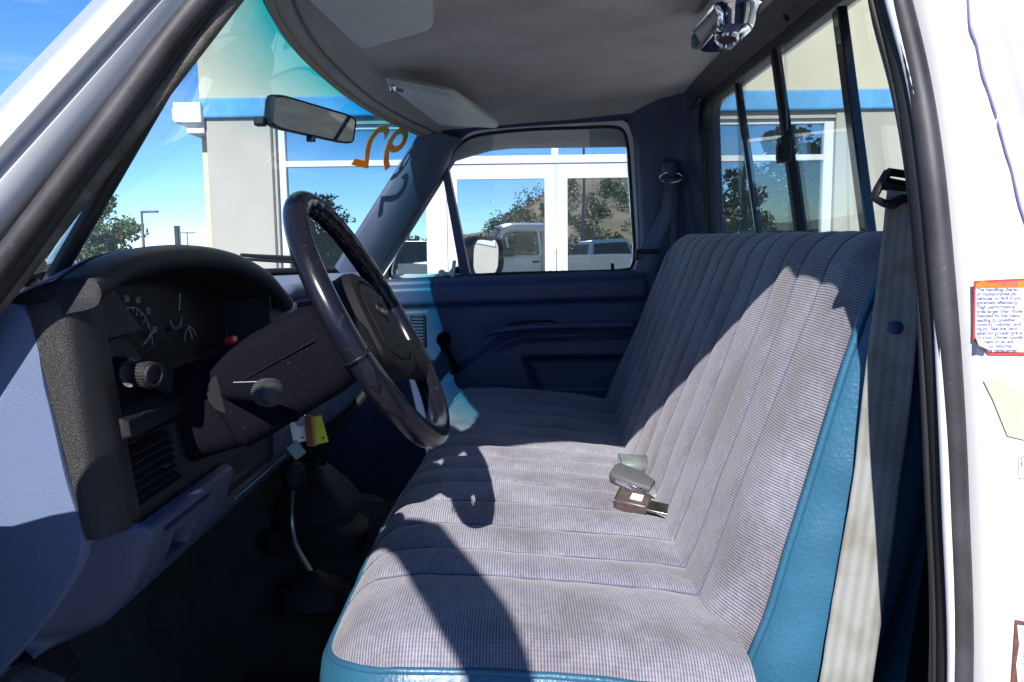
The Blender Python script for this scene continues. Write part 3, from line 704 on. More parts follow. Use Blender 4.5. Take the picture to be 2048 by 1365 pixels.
# --- passenger door
WIN = [(779, 540), (788, 510), (806, 480), (842, 417), (878, 354), (903, 307), (925, 284), (960, 269), (1050, 259), (1150, 255), (1222, 253), (1246, 262), (1256, 290), (1261, 350), (1266, 430), (1270, 500), (1266, 530), (1247, 543), (1150, 547), (1000, 551), (860, 560), (800, 563), (783, 556)]
wl = smooth_path([side(*q) for q in WIN], 5, closed=True)
def offset_loop(lp, d):
    cx = sum((p.x for p in lp))/len(lp); cz = sum((p.z for p in lp))/len(lp); out = []
    N = len(lp)
    for i in range(N):
        t = lp[(i+2) % N]-lp[i-2]; nn = V((t.z, 0, -t.x)).normalized()
        if nn.dot(V((lp[i].x-cx, 0, lp[i].z-cz))) < 0: nn = -nn
        q = lp[i]+nn*d; q.y = lp[i].y-(q.z-lp[i].z)*.16; out.append(q)
    return out
def panel_y(x, z):
    "inner face of the door card, as depth towards the cab"
    y = 2.625-.02
    belt = sstep(1.372, 1.392, z)*(1-sstep(1.435, 1.462, z)); y -= .020*belt
    # armrest shelf line: rises from the front then runs level
    za = interp([-.30, -.19, -.12, -.06, 0, .1, .45], [1.13, 1.185, 1.235, 1.285, 1.306, 1.313, 1.318], x)
    body = 1-sstep(za-.030, za+.004, z); body *= sstep(-.32, -.19, x); y -= .075*body
    gl_ = math.exp(-((z-(za-.035))/.010)**2)*sstep(-.10, -.04, x); y -= .014*gl_
    cup = sstep(-.045, -.02, x)*(1-sstep(.12, .16, x))*sstep(1.288, 1.294, z)*(1-sstep(1.301, 1.309, z)); y += .035*cup
    low = (1-sstep(za-.115, za-.095, z)); 
    pocket = sstep(.02, .06, x+.4*(z-1.15))*sstep(1.06, 1.09, z)*(1-sstep(1.19, 1.215, z)); y += .055*pocket
    y += .008*math.exp(-((x+.305)/.0035)**2)*sstep(1.12, 1.14, z)*(1-sstep(1.385, 1.395, z))*.8
    y += .006*math.exp(-((z-1.365)/.003)**2)*(x < -.30)
    return y
rows = []
nx, nz_ = 120, 110
for i in range(nx):
    x = lerp(-.50, .415, i/(nx-1)); rows.append([])
    for j in range(nz_):
        z = lerp(.64, 1.474, j/(nz_-1)); zb = at(interp([-.5, .42], [770, 1275], x), 561-.031*(x+.45)*0, Y=2.66).z
        rows[-1].append(V((x, panel_y(x, z)-.16*(z-1.47)*.25, z+interp([-.5, .4], [-.012, .012], x)*sstep(1.2, 1.47, z))))
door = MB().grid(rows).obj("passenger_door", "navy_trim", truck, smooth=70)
# door shell: white outer skin with the window cut out, inner frame
frame_in = wl
frame_out = offset_loop(wl, .030)
MB().ring([p+V((0, -.030, 0)) for p in offset_loop(wl, -.002)], [p+V((0, -.034, 0)) for p in offset_loop(wl, .020)], (0, .03, 0)).obj("window_frame", "shade_paint", door, smooth=50, bevel=.003)
MB().tube([p+V((0, -.026, 0)) for p in offset_loop(wl, -.005)], .006, n=6, closed=True).obj("window_seal", "black_rubber", door, smooth=180)
MB().ring([p+V((0, .01, 0)) for p in offset_loop(wl, -.004)], [p+V((0, .012, 0)) for p in offset_loop(wl, .048)], (0, .035, 0)).obj("door_frame", "white_paint", door, smooth=50, bevel=.004)
rows = []
for z, dy in ((1.475, .02), (1.46, .045), (1.40, .065), (1.2, .085), (1.0, .085), (.86, .07), (.72, .05)):
    rows.append([V((x, 2.69+dy, z)) for x in (-.56, -.3, 0, .2, .43)])
MB().grid(rows).obj("outer_skin", "white_paint", door, smooth=60, solid=.006)
MB().box((.33, 2.785, 1.36), (.13, .03, .035)).obj("door_handle", "black_plastic", door, bevel=.008)
# glass: vent pane and drop pane, split by the divider
dv0, dv1 = side(884, 302), side(933, 556)
fm = MB(); k = len(wl)
gl2 = [p for p in offset_loop(wl, .006)]
cz = sum((p for p in gl2), V((0, 0, 0)))/k
MB().add(gl2, [tuple(range(k))]).obj("drop_glass", "side_glass", door, smooth=0, recalc=False)
d = dv1-dv0
rows = []
for s in (-.12, 0, .5, 1, 1.02):
    p = dv0+d*s; w = lerp(.020, .031, max(0, min(1, s)))
    rows.append([p+V((-w*.6, -.008, 0)), p+V((-w*.5, -.030, 0)), p+V((w*.5, -.030, 0)), p+V((w*.6, -.008, 0)), p+V((w*.6, .012, 0)), p+V((-w*.6, .012, 0))])
MB().grid(rows, cv=True).obj("window_divider", "navy_trim", door, smooth=30)
p = side(905, 545, -.04); MB().box(p+V((.004, -.006, .012)), (.012, .012, .055), Matrix.Rotation(.15, 3, 'Y')).box(p+V((-.02, -.004, -.004)), (.04, .016, .012)).lathe(p+V((-.035, -.002, -.002)), (0, -1, 0), [(0, .012), (.014, .012), (.016, .008)], n=12).obj("vent_latch", "visor_vinyl", door, bevel=.002)
p = side(1225, 551, -.07); MB().lathe(p-V((0, 0, .02)), (0, 0, 1), [(0, .009), (.018, .009), (.020, .0035), (.036, .0035), (.038, .006), (.058, .006), (.06, .003)], n=12).obj("lock_pin", "black_plastic", door)
# window crank
c0 = at(884, 682, Y=2.535); c1 = at(910, 738, Y=2.50)
MB().lathe(c0+V((0, .06, 0)), (0, -1, 0), [(0, .024), (.02, .022), (.055, .019), (.063, .012)], n=18).tube([c0+V((0, -.0, 0)), c0.lerp(c1, .5)+V((0, -.012, 0)), c1], [.016, .0135, .014], n=10, flat=.6, up=(0, 1, 0)).lathe(c1+V((0, .01, 0)), (0, -1, 0), [(0, .018), (.012, .02), (.04, .017), (.046, .010)], n=16).obj("window_crank", "tag_teal" if False else "column_plastic", door, smooth=60)
arm = smooth_path([at(968, 672, Y=2.535), at(1000, 662, Y=2.518), at(1060, 655, Y=2.512), at(1150, 652, Y=2.512), at(1262, 650, Y=2.512)], 5)
MB().tube(arm, [.010+.008*min(1, i/6) for i in range(len(arm))], n=12, flat=.62, up=(0, 0, 1)).obj("armrest", "navy_trim", door, smooth=60)
pull = smooth_path([at(1036, 646, Y=2.53), at(1048, 643, Y=2.522), at(1100, 642, Y=2.522), at(1112, 645, Y=2.53)], 4)
MB().tube(pull, .0042, n=8).obj("door_pull", "black_plastic", door, smooth=180)
# speaker grille slots
for k in range(8):
    za = 1.332-.0105*k
    MB().tube([(-.352, 2.598, za), (-.316, 2.598, za-.001)], .0032, n=6).obj("grille_slat", "navy_trim", door)
MB().box((-.334, 2.606, 1.295), (.05, .012, .10)).obj("speaker_grille", "gauge_black", door, bevel=.002)
# outside mirror on the passenger side
mc = at(974, 515, Y=2.86)
mh = [V((q[0], 0, q[1])) for q in rrect(.21, .146, .05, 6)]
Rm = Matrix.Rotation(math.radians(-52), 3, 'Z') @ Matrix.Rotation(math.radians(3), 3, 'X')
def mloop(sc_, off): return [mc+Rm @ (V((q.x*sc_+(.010 if off > .03 else 0), off, q.z*sc_))) for q in mh]
mirror = MB().grid([mloop(.84, .004), mloop(.90, -.008), mloop(1.0, -.006), mloop(1.04, .01), mloop(1.0, .05), mloop(.75, .08), mloop(.3, .09)], cv=True)
mirror.f.append(tuple(range(6*len(mh), 7*len(mh))))
Rm = Matrix.Rotation(math.radians(-8), 3, 'Z')
Rm = Matrix.Rotation(math.radians(58), 3, 'Z') @ Matrix.Rotation(math.radians(3), 3, 'X')
mirror = MB().grid([mloop(.84, .004), mloop(.90, -.008), mloop(1.0, -.006), mloop(1.04, .01), mloop(1.0, .05), mloop(.75, .08), mloop(.3, .09)], cv=True)
mirror.f.append(tuple(range(6*len(mh), 7*len(mh))))
mo = mirror.obj("side_mirror", "rear_trim", truck, smooth=60)
gb = MB().add(mloop(.86, .003), [tuple(range(len(mh)))]); gb.obj("mirror_glass", "mirror_glass", mo, smooth=0)
MB().tube([mc+V((-.05, -.0, -.05)), (mc.x-.09, 2.79, 1.48), (mc.x-.10, 2.72, 1.47)], [.02, .025, .03], n=10).obj("bracket", "black_plastic", mo)

# --- far belt
dr = at(1341, 354, Y=2.50)
fb = MB().lathe(dr+V((0, .03, .035)), (0, -1, 0), [(0, .03), (.02, .028), (.035, .02), (.04, .008)], n=16)
belt_far = MB().grid([[V((x, y, z)) for x, y, z in r] for r in [
    [(dr.x-.020, dr.y-.012, dr.z-.004), (dr.x+.026, dr.y-.012, dr.z-.004)], [at(1322, 420, Y=2.47), at(1352, 412, Y=2.47)], [at(1283, 492, Y=2.42), at(1322, 490, Y=2.42)], [at(1270, 545, Y=2.40), at(1310, 545, Y=2.40)]]]).obj("passenger_belt", "belt_dark", truck, solid=.002)
rl = [dr+V((.034*math.cos(a), -.014+.006*math.sin(a*2), .016*math.sin(a)-.003)) for a in [2*math.pi*k/24 for k in range(24)]]
MB().tube(rl, .0034, n=7, closed=True).obj("guide_ring", "chrome", belt_far, smooth=180)
MB().grid([[dr+V((q[0]*sc_, -dy, .022+q[1]*sc_)) for q in rrect(.048, .062, .020, 4)] for sc_, dy in ((1.25, -.04), (1.1, -.01), (.95, .008), (.6, .016), (.1, .018))], cv=True).obj("anchor_cover", "navy_trim", belt_far, smooth=80)
MB().grid([[V((dr.x+.004, 2.505, dr.z-.01)), V((dr.x+.030, 2.505, dr.z-.01))], [V((dr.x+.006, 2.515, 1.3)), V((dr.x+.032, 2.515, 1.3))]]).obj("webbing", "belt_dark", belt_far, solid=.002)
k = at(1296, 503, Y=2.40); MB().box(k, (.072, .014, .014)).box(k+V((-.034, 0, -.012)), (.008, .014, .03)).obj("belt_guide", "black_plastic", belt_far, bevel=.003)

# --- visors, dome lamp, mirror
def slab(name, corners, th, mat, parent, nrm=None, r=.2, sub=2):
    a, b_, c_, d_ = [V(q) for q in corners]; n = (b_-a).cross(d_-a).normalized()
    if n.z > 0: n = -n
    lp = []
    for u, v in [(q[0]+.5, q[1]+.5) for q in rrect(1, 1, r, 5)]: lp.append((a.lerp(b_, u)).lerp(d_.lerp(c_, u), v))
    cen = (a+b_+c_+d_)/4
    def sc_(f): return [cen+(p-cen)*f for p in lp]
    g = MB().grid([[p-n*th*.5 for p in sc_(.9)], [p-n*th*.5 for p in sc_(.96)], sc_(1.0), [p+n*th*.5 for p in sc_(.96)], [p+n*th*.62 for p in sc_(.80)], [p+n*th*.66 for p in sc_(.4)]], cv=True)
    m = len(lp); g.f += [tuple(range(m)), tuple(range(5*m, 6*m))[::-1]]
    return g.obj(name, mat, parent, smooth=60)
v1 = slab("sun_visor", [(-.290, 1.00, 1.902), (-.280, 1.47, 1.921), (-.135, 1.375, 1.932), (-.105, 1.00, 1.915)], .020, "visor_vinyl", truck, r=.12)
hg = at(716, 82, Y=1.50); MB().tube([hg+V((0, -.03, .0)), hg+V((.005, .02, .004))], .007, n=8).box(hg+V((.006, .022, .012)), (.03, .02, .022)).obj("pivot", "black_plastic", v1, bevel=.003)
def visor2():
    A_, B_, C_, D_ = at(762, 153, Y=1.86), at(868, 250, Y=2.38), at(1003, 252, Y=2.40), at(915, 186, Y=1.92)
    A_ = at(762, 154, Y=1.84); D_ = at(905, 183, Y=1.90); C_ = at(1004, 252, Y=2.36); B_ = at(880, 246, Y=2.34)
    return slab("sun_visor", [A_, B_, C_, D_], .018, "visor_vinyl", truck, r=.10)
v2 = visor2()
hg = at(786, 176, Y=1.83); MB().tube([hg+V((-.015, -.01, .0)), hg+V((.02, .015, -.004))], .0055, n=8).lathe(hg, (0, -1, -.3), [(0, .009), (.01, .009), (.012, .004)], n=10).obj("pivot", "chrome", v2)
dome = [V(q) for q in (at(1398, 55, Z=1.985), at(1440, 100, Z=1.985), at(1512, 22, Z=1.985), at(1455, 2, Z=1.985))]
dc = V((.398, 1.56, 1.988))
ring0 = [(q[0], q[1]) for q in rrect(.082, .225, .032, 6)]
dl = MB().grid([[dc+V((q[0]*s, q[1]*s2, -h)) for q in ring0] for s, s2, h in ((1.06, 1.03, -.012), (1.06, 1.03, .004), (.98, .99, .008), (.90, .95, .022), (.80, .88, .040), (.74, .80, .044), (.05, .4, .046))], cv=True)
dl.f.append(tuple(range(6*len(ring0), 7*len(ring0))))
dlo = dl.obj("dome_lamp", "chrome", truck, smooth=35)
bc = dc+V((-.004, -.030, -.042)); MB().lathe(bc, (-.1, -.35, -1), [(-.012, .022), (.010, .022), (.014, .019), (.010, .016), (-.004, .015)], n=24).obj("lamp_socket", "chrome", dlo, smooth=30)
MB().lathe(bc, (-.1, -.35, -1), [(-.010, .0152), (.009, .0152)], n=20).obj("lamp_lens", "brown_plastic", dlo)
for dx, dy in ((-.022, -.075), (-.030, -.050)):
    MB().lathe(dc+V((dx, dy, -.034)), (-.4, -.4, -.8), [(0, .008), (.010, .007), (.012, .003)], n=12).obj("screw", "worn_metal", dlo)
MB().box(dc+V((-.012, .095, -.020)), (.06, .03, .03)).obj("lens", "tag_teal", dlo, bevel=.006)
# rear-view mirror
ma, mb_ = at(541, 220, Y=1.60), at(704, 262, Y=1.79)
xd = (mb_-ma).normalized(); mcn = (ma+mb_)/2; up = V((0, 0, 1)); up = (up-xd*up.dot(xd)).normalized(); nr = xd.cross(up)
if nr.y > 0: nr = -nr
up = (Matrix.Rotation(math.radians(9), 3, xd) @ up); nr = (Matrix.Rotation(math.radians(9), 3, xd) @ nr)
ln = (mb_-ma).length
rl = []
for q in rrect(1, 1, .16, 6):
    u = q[0]*ln*1.02; v = q[1]*(.066-.006*q[0]); rl.append(mcn+xd*u+up*v)
def rsc(s, o, s2=None): return [mcn+xd*((p-mcn).dot(xd)*s)+up*((p-mcn).dot(up)*(s2 or s))+nr*o for p in rl]
rm = MB().grid([rsc(.955, .008, .86), rsc(.975, .011, .92), rsc(1.0, .006), rsc(1.0, -.012), rsc(.9, -.030, .8), rsc(.6, -.038, .5)], cv=True); rm.f.append(tuple(range(5*len(rl), 6*len(rl))))
rmo = rm.obj("rear_view_mirror", "black_plastic", truck, smooth=45)
MB().add(rsc(.96, .0085, .87), [tuple(range(len(rl)))]).obj("mirror_glass", "day_night_mirror", rmo, smooth=0)
MB().box(mcn-up*.038+nr*.004+xd*-.005, (.018, .010, .012)).obj("night_tab", "black_plastic", rmo, bevel=.002)
wsm = ws(-.06, .80)
MB().tube([mcn-nr*.03, mcn-nr*.055+V((-.02, 0, .01)), wsm+V((.01, 0, 0))], [.013, .009, .012], n=10).obj("stem", "black_plastic", rmo)
e0 = ma-up*.026; MB().box(e0-xd*.012-nr*.012, (.022, .02, .018)).obj("swivel", "black_plastic", rmo, bevel=.004)
# wiper arms outside the glass
def wiper(t0, s0, t1, s1, par):
    path = [ws(lerp(t0, t1, k/8), lerp(s0, s1, k/8))+V((-.012-.02*math.sin(math.pi*k/8), 0, .006)) for k in range(9)]
    w = MB().tube(path, .0045, n=6).obj("wiper", "black_rubber", truck)
    p2 = [q+V((-.014, 0, .012)) for q in path[:5]]; MB().tube(p2, [.009, .008, .007, .006, .005], n=6).obj("wiper_arm", "black_plastic", w)
wiper(.88, .04, .40, .105, truck); wiper(-.30, .03, -.80, .06, truck)
MB().grid([[ws(-1.04+2.08*i/24, 0)+V((.004, 0, -.006)), ws(-1.04+2.08*i/24, 0)+V((-.05, 0, -.022)), ws(-1.04+2.08*i/24, 0)+V((-.16, 0, -.06)), ws(-1.04+2.08*i/24, 0)+V((-.30, 0, -.075))] for i in range(25)]).obj("cowl_panel", "black_plastic", truck, smooth=60)
MB().tube([ws(-.62, .015), ws(-.8, .05)+V((-.01, 0, .01)), ws(-.9, .07)+V((-.01, 0, .012))], .014, n=8).obj("cowl_grille", "black_plastic", truck)
# --- driver side A-pillar: stepped white jamb
def pl_line(topx, lefty, Y, a=-.75, c=1.9, n=12):
    p, q = at(topx, 0, Y=Y), at(0, lefty, Y=Y)
    return [q+(p-q)*lerp(a, c, i/(n-1)) for i in range(n)]
cols = [pl_line(150, 170, .93), pl_line(176, 200, .82), pl_line(190, 213, .782), pl_line(205, 235, .772), pl_line(236, 282, .769), pl_line(246, 294, .774), pl_line(276, 328, .800), pl_line(280, 334, .802), pl_line(297, 360, .785), pl_line(304, 372, .787), pl_line(345, 428, .800), pl_line(372, 465, .812), pl_line(400, 505, .86)]
def cut(c):      # lean of the cab side, and stop under the roof
    return [V((p.x, p.y+.10*(p.z-1.6), p.z)) for p in c]
MB().grid([cut(c) for c in cols]).obj("windshield_pillar", "white_paint", truck, smooth=55)
# rubber weatherstrip round the driver's door opening
def nl(px, py, Y): return at(px, py, Y=Y)
a0, a1 = nl(0, 530, .80), nl(404, 0, .83)
dA = (a1-a0)
wst = [a0-dA*1.0, a0-dA*.5, a0, a0.lerp(a1, .5), a1, V((-.225, .835, 1.878)), V((-.15, .842, 1.912)), V((0, .845, 1.925)), V((.2, .846, 1.928)), V((.322, .842, 1.918)), V((.366, .838, 1.880)), nl(1778, -60, .835), nl(1797, 0, .83), nl(1835, 160, .82), nl(1862, 330, .80), nl(1882, 530, .79), nl(1900, 760, .785), nl(1912, 1000, .785), nl(1921, 1365, .785), nl(1921, 1365, .785)+V((.0, 0, -.3))]
wsp = smooth_path(wst, 6)
strip = MB().tube(wsp, [.0120]*len(wsp), n=12, flat=1.0).obj("door_weatherstrip", "rubber", truck, smooth=180)
MB().tube([p+V((0, .018, 0)) for p in wsp], .015, n=8).obj("strip_base", "black_rubber", strip, smooth=180)
in_a = [nl(0, 624, .835)+(nl(481, 0, .86)-nl(0, 624, .835))*s for s in (-1, -.5, 0, .33, .66, 1, 1.12)]
MB().tube([p+V((0, -.012, 0)) for p in in_a], .0085, n=8).obj("trim_lip", "lip_brown", strip, smooth=180)
MB().tube([p+V((-.014, .0, .011)) for p in in_a], .019, n=8).obj("strip_channel", "black_rubber", strip, smooth=180)
inner_b = smooth_path([nl(1757, -60, .85), nl(1764, 0, .85), nl(1806, 160, .84), nl(1836, 330, .82), nl(1856, 530, .81), nl(1868, 760, .805), nl(1878, 1000, .805), nl(1889, 1365, .805), nl(1889, 1365, .805)+V((0, 0, -.3))], 6)
MB().tube([p+V((0, -.020, 0)) for p in inner_b], .0078, n=8).obj("pinch_flange", "shade_paint", truck, smooth=180)
MB().tube([p+V((-.009, .004, 0)) for p in inner_b], .0035, n=8).obj("trim_edge", "black_rubber", truck, smooth=180)
# B-pillar inner trim behind the strip (driver side)
rows = []
for p in inner_b:
    rows.append([p+V((.002, .006, 0)), p+V((.010, .05, 0)), p+V((.03, .09, 0)), p+V((.075, .12, 0)), p+V((.14, .17, 0))])
MB().grid(rows).obj("corner_trim", "navy_trim", truck, smooth=60)
# roof side rail, driver side: inner and outer
rows = []
for i in range(24):
    x = lerp(-.34, .52, i/23); dz = -.045*sstep(-.15, -.34, x)-.03*sstep(.38, .52, x)
    rows.append([V((x, .815, 1.905+dz)), V((x, .835, 1.897+dz)), V((x, .865, 1.905+dz)), V((x, .90, 1.935+dz)), V((x, .93, 1.975+dz*.5)), V((x, .96, 2.0))])
MB().grid(rows).obj("roof_rail", "navy_trim", truck, smooth=60)
# white rear jamb, with a body seam and the recessed strip behind it
seam = [(1905, -260), (1926, -60), (1934, 0), (1938, 60), (1952, 95), (1962, 150), (1975, 185), (1990, 232), (1996, 236), (1994, 248), (2004, 285), (2010, 310), (2022, 345), (2036, 410), (2060, 480), (2110, 640), (2150, 900), (2170, 1365), (2180, 1700)]
def ty(z): return .16*max(0, z-1.47)
def nj(px, py, base):
    p = at(px, py, Y=base)
    return p if p.z < 1.47 else at(px, py, pl=((0, base, 1.47), (0, 1, -.16)))
sm = smooth_path([nj(x, y, .776) for x, y in seam], 3)
edge = smooth_path([nj(x, y, .792) for x, y in [(1790, -260), (1818, -60), (1828, 0), (1862, 160), (1886, 330), (1908, 530), (1926, 760), (1940, 1000), (1952, 1365), (1960, 1700)]], 6)
def samp(lst, f): k = f*(len(lst)-1); i = min(int(k), len(lst)-2); return lst[i].lerp(lst[i+1], k-i)
def byz(lst, z):
    for i in range(len(lst)-1):
        if lst[i].z >= z >= lst[i+1].z: return lst[i].lerp(lst[i+1], (lst[i].z-z)/max(1e-6, lst[i].z-lst[i+1].z))
    return lst[-1] if z < lst[-1].z else lst[0]
rows = []
for i in range(90):
    z = lerp(1.97, .78, i/89); e = byz(edge, z); s = byz(sm, z); w = .0012*noise.noise(V((z*30, 0, 0)))
    rows.append([q+V((0, ty(z), 0)) for q in [V((e.x-.012, .83, z)), V((e.x-.004, .80, z)), V((e.x+.002, .782, z)), V((e.x+.006, .7775, z)), V((lerp(e.x, s.x, .6), .7765+w*.3, z)), V((s.x-.001, .776, z)), V((s.x+.006, .777, z))]])
jamb = MB().grid(rows).obj("door_jamb", "white_paint", truck, smooth=45)
rows = []
for i in range(60):
    z = lerp(1.97, .78, i/59); s = byz(sm, z); r2 = at(interp([1.1, 1.55, 1.75, 1.81, 1.95], [2200, 2140, 2000+20, 1985, 1940], z), 400, Y=.775).x
    x2 = max(s.x+.026, byz([p+V((.030, 0, 0)) for p in sm], z).x)
    rows.append([q+V((0, ty(z), 0)) for q in [V((s.x-.0004, .790, z)), V((s.x, .7705, z)), V((s.x+.0008, .7695, z)), V((s.x+.004, .7705, z)), V((x2-.004, .832, z)), V((x2, .834, z)), V((x2+.004, .775, z)), V((x2+.010, .766, z)), V((x2+.06, .755, z)), V((x2+.16, .75, z))]])
MB().grid(rows).obj("cab_corner", "white_paint", truck, smooth=50)
MB().tube([V((p.x+.0004, .7735+ty(p.z), p.z)) for p in sm], [.0016+.0007*noise.noise(V((p.z*40, 1, 0))) for p in sm], n=6).obj("seam_shade_line", "seam_shade", jamb, smooth=180)  # dark tube added along the seam as its painted shadow line
p = nj(1997, 232, .774); MB().box(p, (.0035, .002, .006), Matrix.Rotation(.4, 3, 'Y')).obj("paint_chip", "rear_trim", jamb)

# stickers on the jamb
YL = .7758
def jp(px, py, dy=0): return at(px, py, Y=YL-dy)
def jy(x): return YL
lab = MB().prism([jp(1947, 562), jp(2075, 556), jp(2085, 712), jp(1976, 709), jp(1962, 690), jp(1945, 680)], (0, -.0012, 0)).obj("warning_label", "label_red", jamb, smooth=0)
MB().prism([jp(1951, 568, .0016), jp(2073, 562, .0016), jp(2080, 705, .0016), jp(1979, 704, .0016), jp(1966, 686, .0016), jp(1950, 675, .0016)], (0, -.0008, 0)).obj("label_paper", "label_paper", lab, smooth=0)
MB().prism([jp(1951, 568, .0026), jp(1966, 561, .0026), jp(1978, 566, .0026), jp(2000, 566, .0026), jp(2030, 563, .0026), jp(2072, 559, .0026), jp(2073, 575, .0026), jp(1950, 576, .0026)], (0, -.0006, 0)).obj("label_header", "label_orange", lab, smooth=0)
lines = ["The handling charac", "of multipurpose pa", "vehicles or 4x4 truck", "adversely affected b", "\"high performance\"", "tires larger than those", "mended by the manu", "leading to possible", "control, rollover, and", "injury. See the certi", "label for proper tire si", "to your Owner Guide a", "plement or an aut", "    er for informa", "      tire replacemen"]
for i, s in enumerate(lines):
    p0 = jp(1953, 583+8.7*i, .0030); text("printed_line", s, p0, (1, 0, 0), (0, 0, 1), .0050, "ink", lab, extr=.0001, bold=.00006)
text("printed_title", "Warning", jp(1995, 571, .0036), (1, 0, 0), (0, 0, 1), .0055, "ink", lab, extr=.0001, shear=.2)
c = [jp(1951, 674, .004), jp(1958, 692, .012), jp(1976, 700, .010), jp(1978, 690, .004)]
MB().add(c, [(0, 1, 2, 3)]).obj("torn_corner", "tape_beige", lab, smooth=0, solid=.0006)
MB().prism([jp(1966, 762), jp(1998, 760), jp(2016, 772), jp(2080, 800), jp(2090, 890), jp(2014, 872), jp(1985, 800)], (0, -.0012, 0)).obj("tape_patch", "tape_beige", jamb, smooth=0)
l2 = MB().prism([jp(2036, 900), jp(2090, 896), jp(2092, 958), jp(2038, 956)], (0, -.001, 0)).obj("service_label", "label_paper", jamb, smooth=0)
for i, s in enumerate(["C", "E", "", "1-"]): 
    if s: text("printed_line", s, jp(2041, 921+11*i, .0018), (1, 0, 0), (0, 0, 1), .0066, "ink", l2, extr=.0001)
l3 = MB().prism([jp(2030, 1240), jp(2090, 1250), jp(2090, 1420), jp(2018, 1420), jp(2026, 1300)], (0, -.001, 0)).obj("certification_label", "rust", jamb, smooth=0)
MB().prism([jp(2034, 1250, .0014), jp(2088, 1258, .0014), jp(2088, 1420, .0014), jp(2040, 1420, .0014), jp(2032, 1330, .0014), jp(2038, 1290, .0014)], (0, -.0006, 0)).obj("label_paper", "label_paper", l3, smooth=0)
text("printed_line", "FORD MOTOR CO OF CANADA LTD", jp(2045, 1420, .0024), (0, 0, 1), (-1, 0, 0), .0052, "ink", l3, extr=.0001)

# --- roof, rear panel, bonnet, wings, bed, wheels (outside of the truck)
rows = []
half = [(.832, 1.885), (.800, 1.93), (.812, 1.97), (.85, 2.005), (.95, 2.035), (1.2, 2.055), (CY, 2.062)]
sec = half+[(2*CY-y, z) for y, z in half[-2::-1]]
for i in range(14):
    t = i/13; r = []
    for y, z in sec:
        xh = hdx(y)-.012; x = lerp(xh, .625, t); dz = -.055*(1-sstep(0, .22, t))-.05*sstep(.86, 1, t); dz *= sstep(1.90, 1.97, z)*.9+.1
        if z < 1.94: dz -= .03*sstep(.7, 1, t)+.05*(1-sstep(0, .3, t))
        r.append(V((x, y, z+dz)))
    rows.append(r)
MB().grid(rows).obj("roof", "white_paint", truck, smooth=60, solid=.006)
lo = [V((rearx(q.z)+.07, q.y, q.z)) for q in rr_loop(.80, 2.66, .70, 2.0, .05)]
MB().ring([p+V((.03, 0, 0)) for p in rr_loop(RW0-.02, RW1+.02, RZ0-.02, RZ1+.01, .07)], lo, (.02, 0, 0)).obj("cab_back", "white_paint", truck, smooth=40)
# passenger side body behind and below the door
def sidep(y0, poly, name, mat="white_paint"):
    return MB().prism([V((x, y0, z)) for x, z in poly], (0, .03, 0)).obj(name, mat, truck, smooth=30, bevel=.008)
rows = [[V((x, 2.70-.16*(z-1.47)*(z > 1.47)+.055*sstep(1.5, 1.3, z)-.02*sstep(.9, .7, z), z)) for z in (.70, .85, 1.0, 1.2, 1.40, 1.5, 1.7, 1.9)] for x in (.435, .52, .60, .635)]
MB().grid(rows).obj("cab_side", "white_paint", truck, smooth=60, solid=.006)
MB().grid([[ws(1.0, s)+V((-.004, .004, 0)), ws(1, s)+V((.02, .075, -.01)), ws(1, s)+V((.05, .12, -.03)), ws(1, s)+V((.10, .11, -.06))] for s in (-.05, 0, .3, .6, .9, 1.05)]).obj("windshield_pillar", "white_paint", truck, smooth=60)
hood = []
for i in range(12):
    x = lerp(-.62, -2.15, i/11); r = []
    for j in range(17):
        t = -1+2*j/16; y = CY+1.02*t; k = abs(t)
        xx = x-.28*(1-k**2.4)*(1-i/11); zz = 1.43-.10*(i/11)-.09*k**4-.16*sstep(.85, 1, i/11)+.02*math.exp(-((k-.62)/.08)**2)
        r.append(V((xx, y, zz)))
    hood.append(r)
MB().grid(hood).obj("bonnet", "white_paint", truck, smooth=60, solid=.006)
def arch(poly_x0, poly_x1, z0, z1, wx, wr):
    pts = [(poly_x0, z0), (poly_x0, z1), (poly_x1, z1), (poly_x1, z0)]
    for k in range(13):
        a = math.pi*k/12; pts.append((wx+wr*math.cos(a), z0+wr*math.sin(a)))
    return pts
for y0 in (2.735, .70):
    sidep(y0, arch(-2.15, -.57, .62, 1.345, -1.45, .46), "front_wing")
    sidep(y0, arch(.66, 2.75, .62, 1.44, 1.62, .46), "bed_side")
    for wx in (-1.45, 1.62):
        sg = 1 if y0 > 2 else -1; yc = y0-.02 if sg > 0 else y0+.05
        w = MB().lathe((wx, yc-sg*.2, .40), (0, sg, 0), [(0, .25), (0, .38), (.03, .40), (.19, .40), (.22, .37), (.22, .24)], n=28).obj("wheel", "tyre", truck)
        MB().lathe((wx, yc-sg*.02, .40), (0, sg, 0), [(0, .24), (.02, .235), (-.02, .20), (-.03, .09), (.01, .07), (.015, .02)], n=24).obj("rim", "chrome", w)
MB().box((1.70, CY, .98), (2.05, 1.9, .05)).box((.68, CY, 1.2), (.04, 1.9, .46)).box((2.74, CY, 1.16), (.04, 2.0, .55)).obj("bed", "white_paint", truck, smooth=0)
MB().box((-2.17, CY, 1.0), (.06, 1.9, .5)).box((-2.22, CY, .68), (.12, 2.0, .2)).obj("grille_bumper", "chrome", truck, bevel=.02)
MB().box((0.2, CY, .50), (4.6, .9, .16)).obj("chassis", "gauge_black", truck, smooth=0)

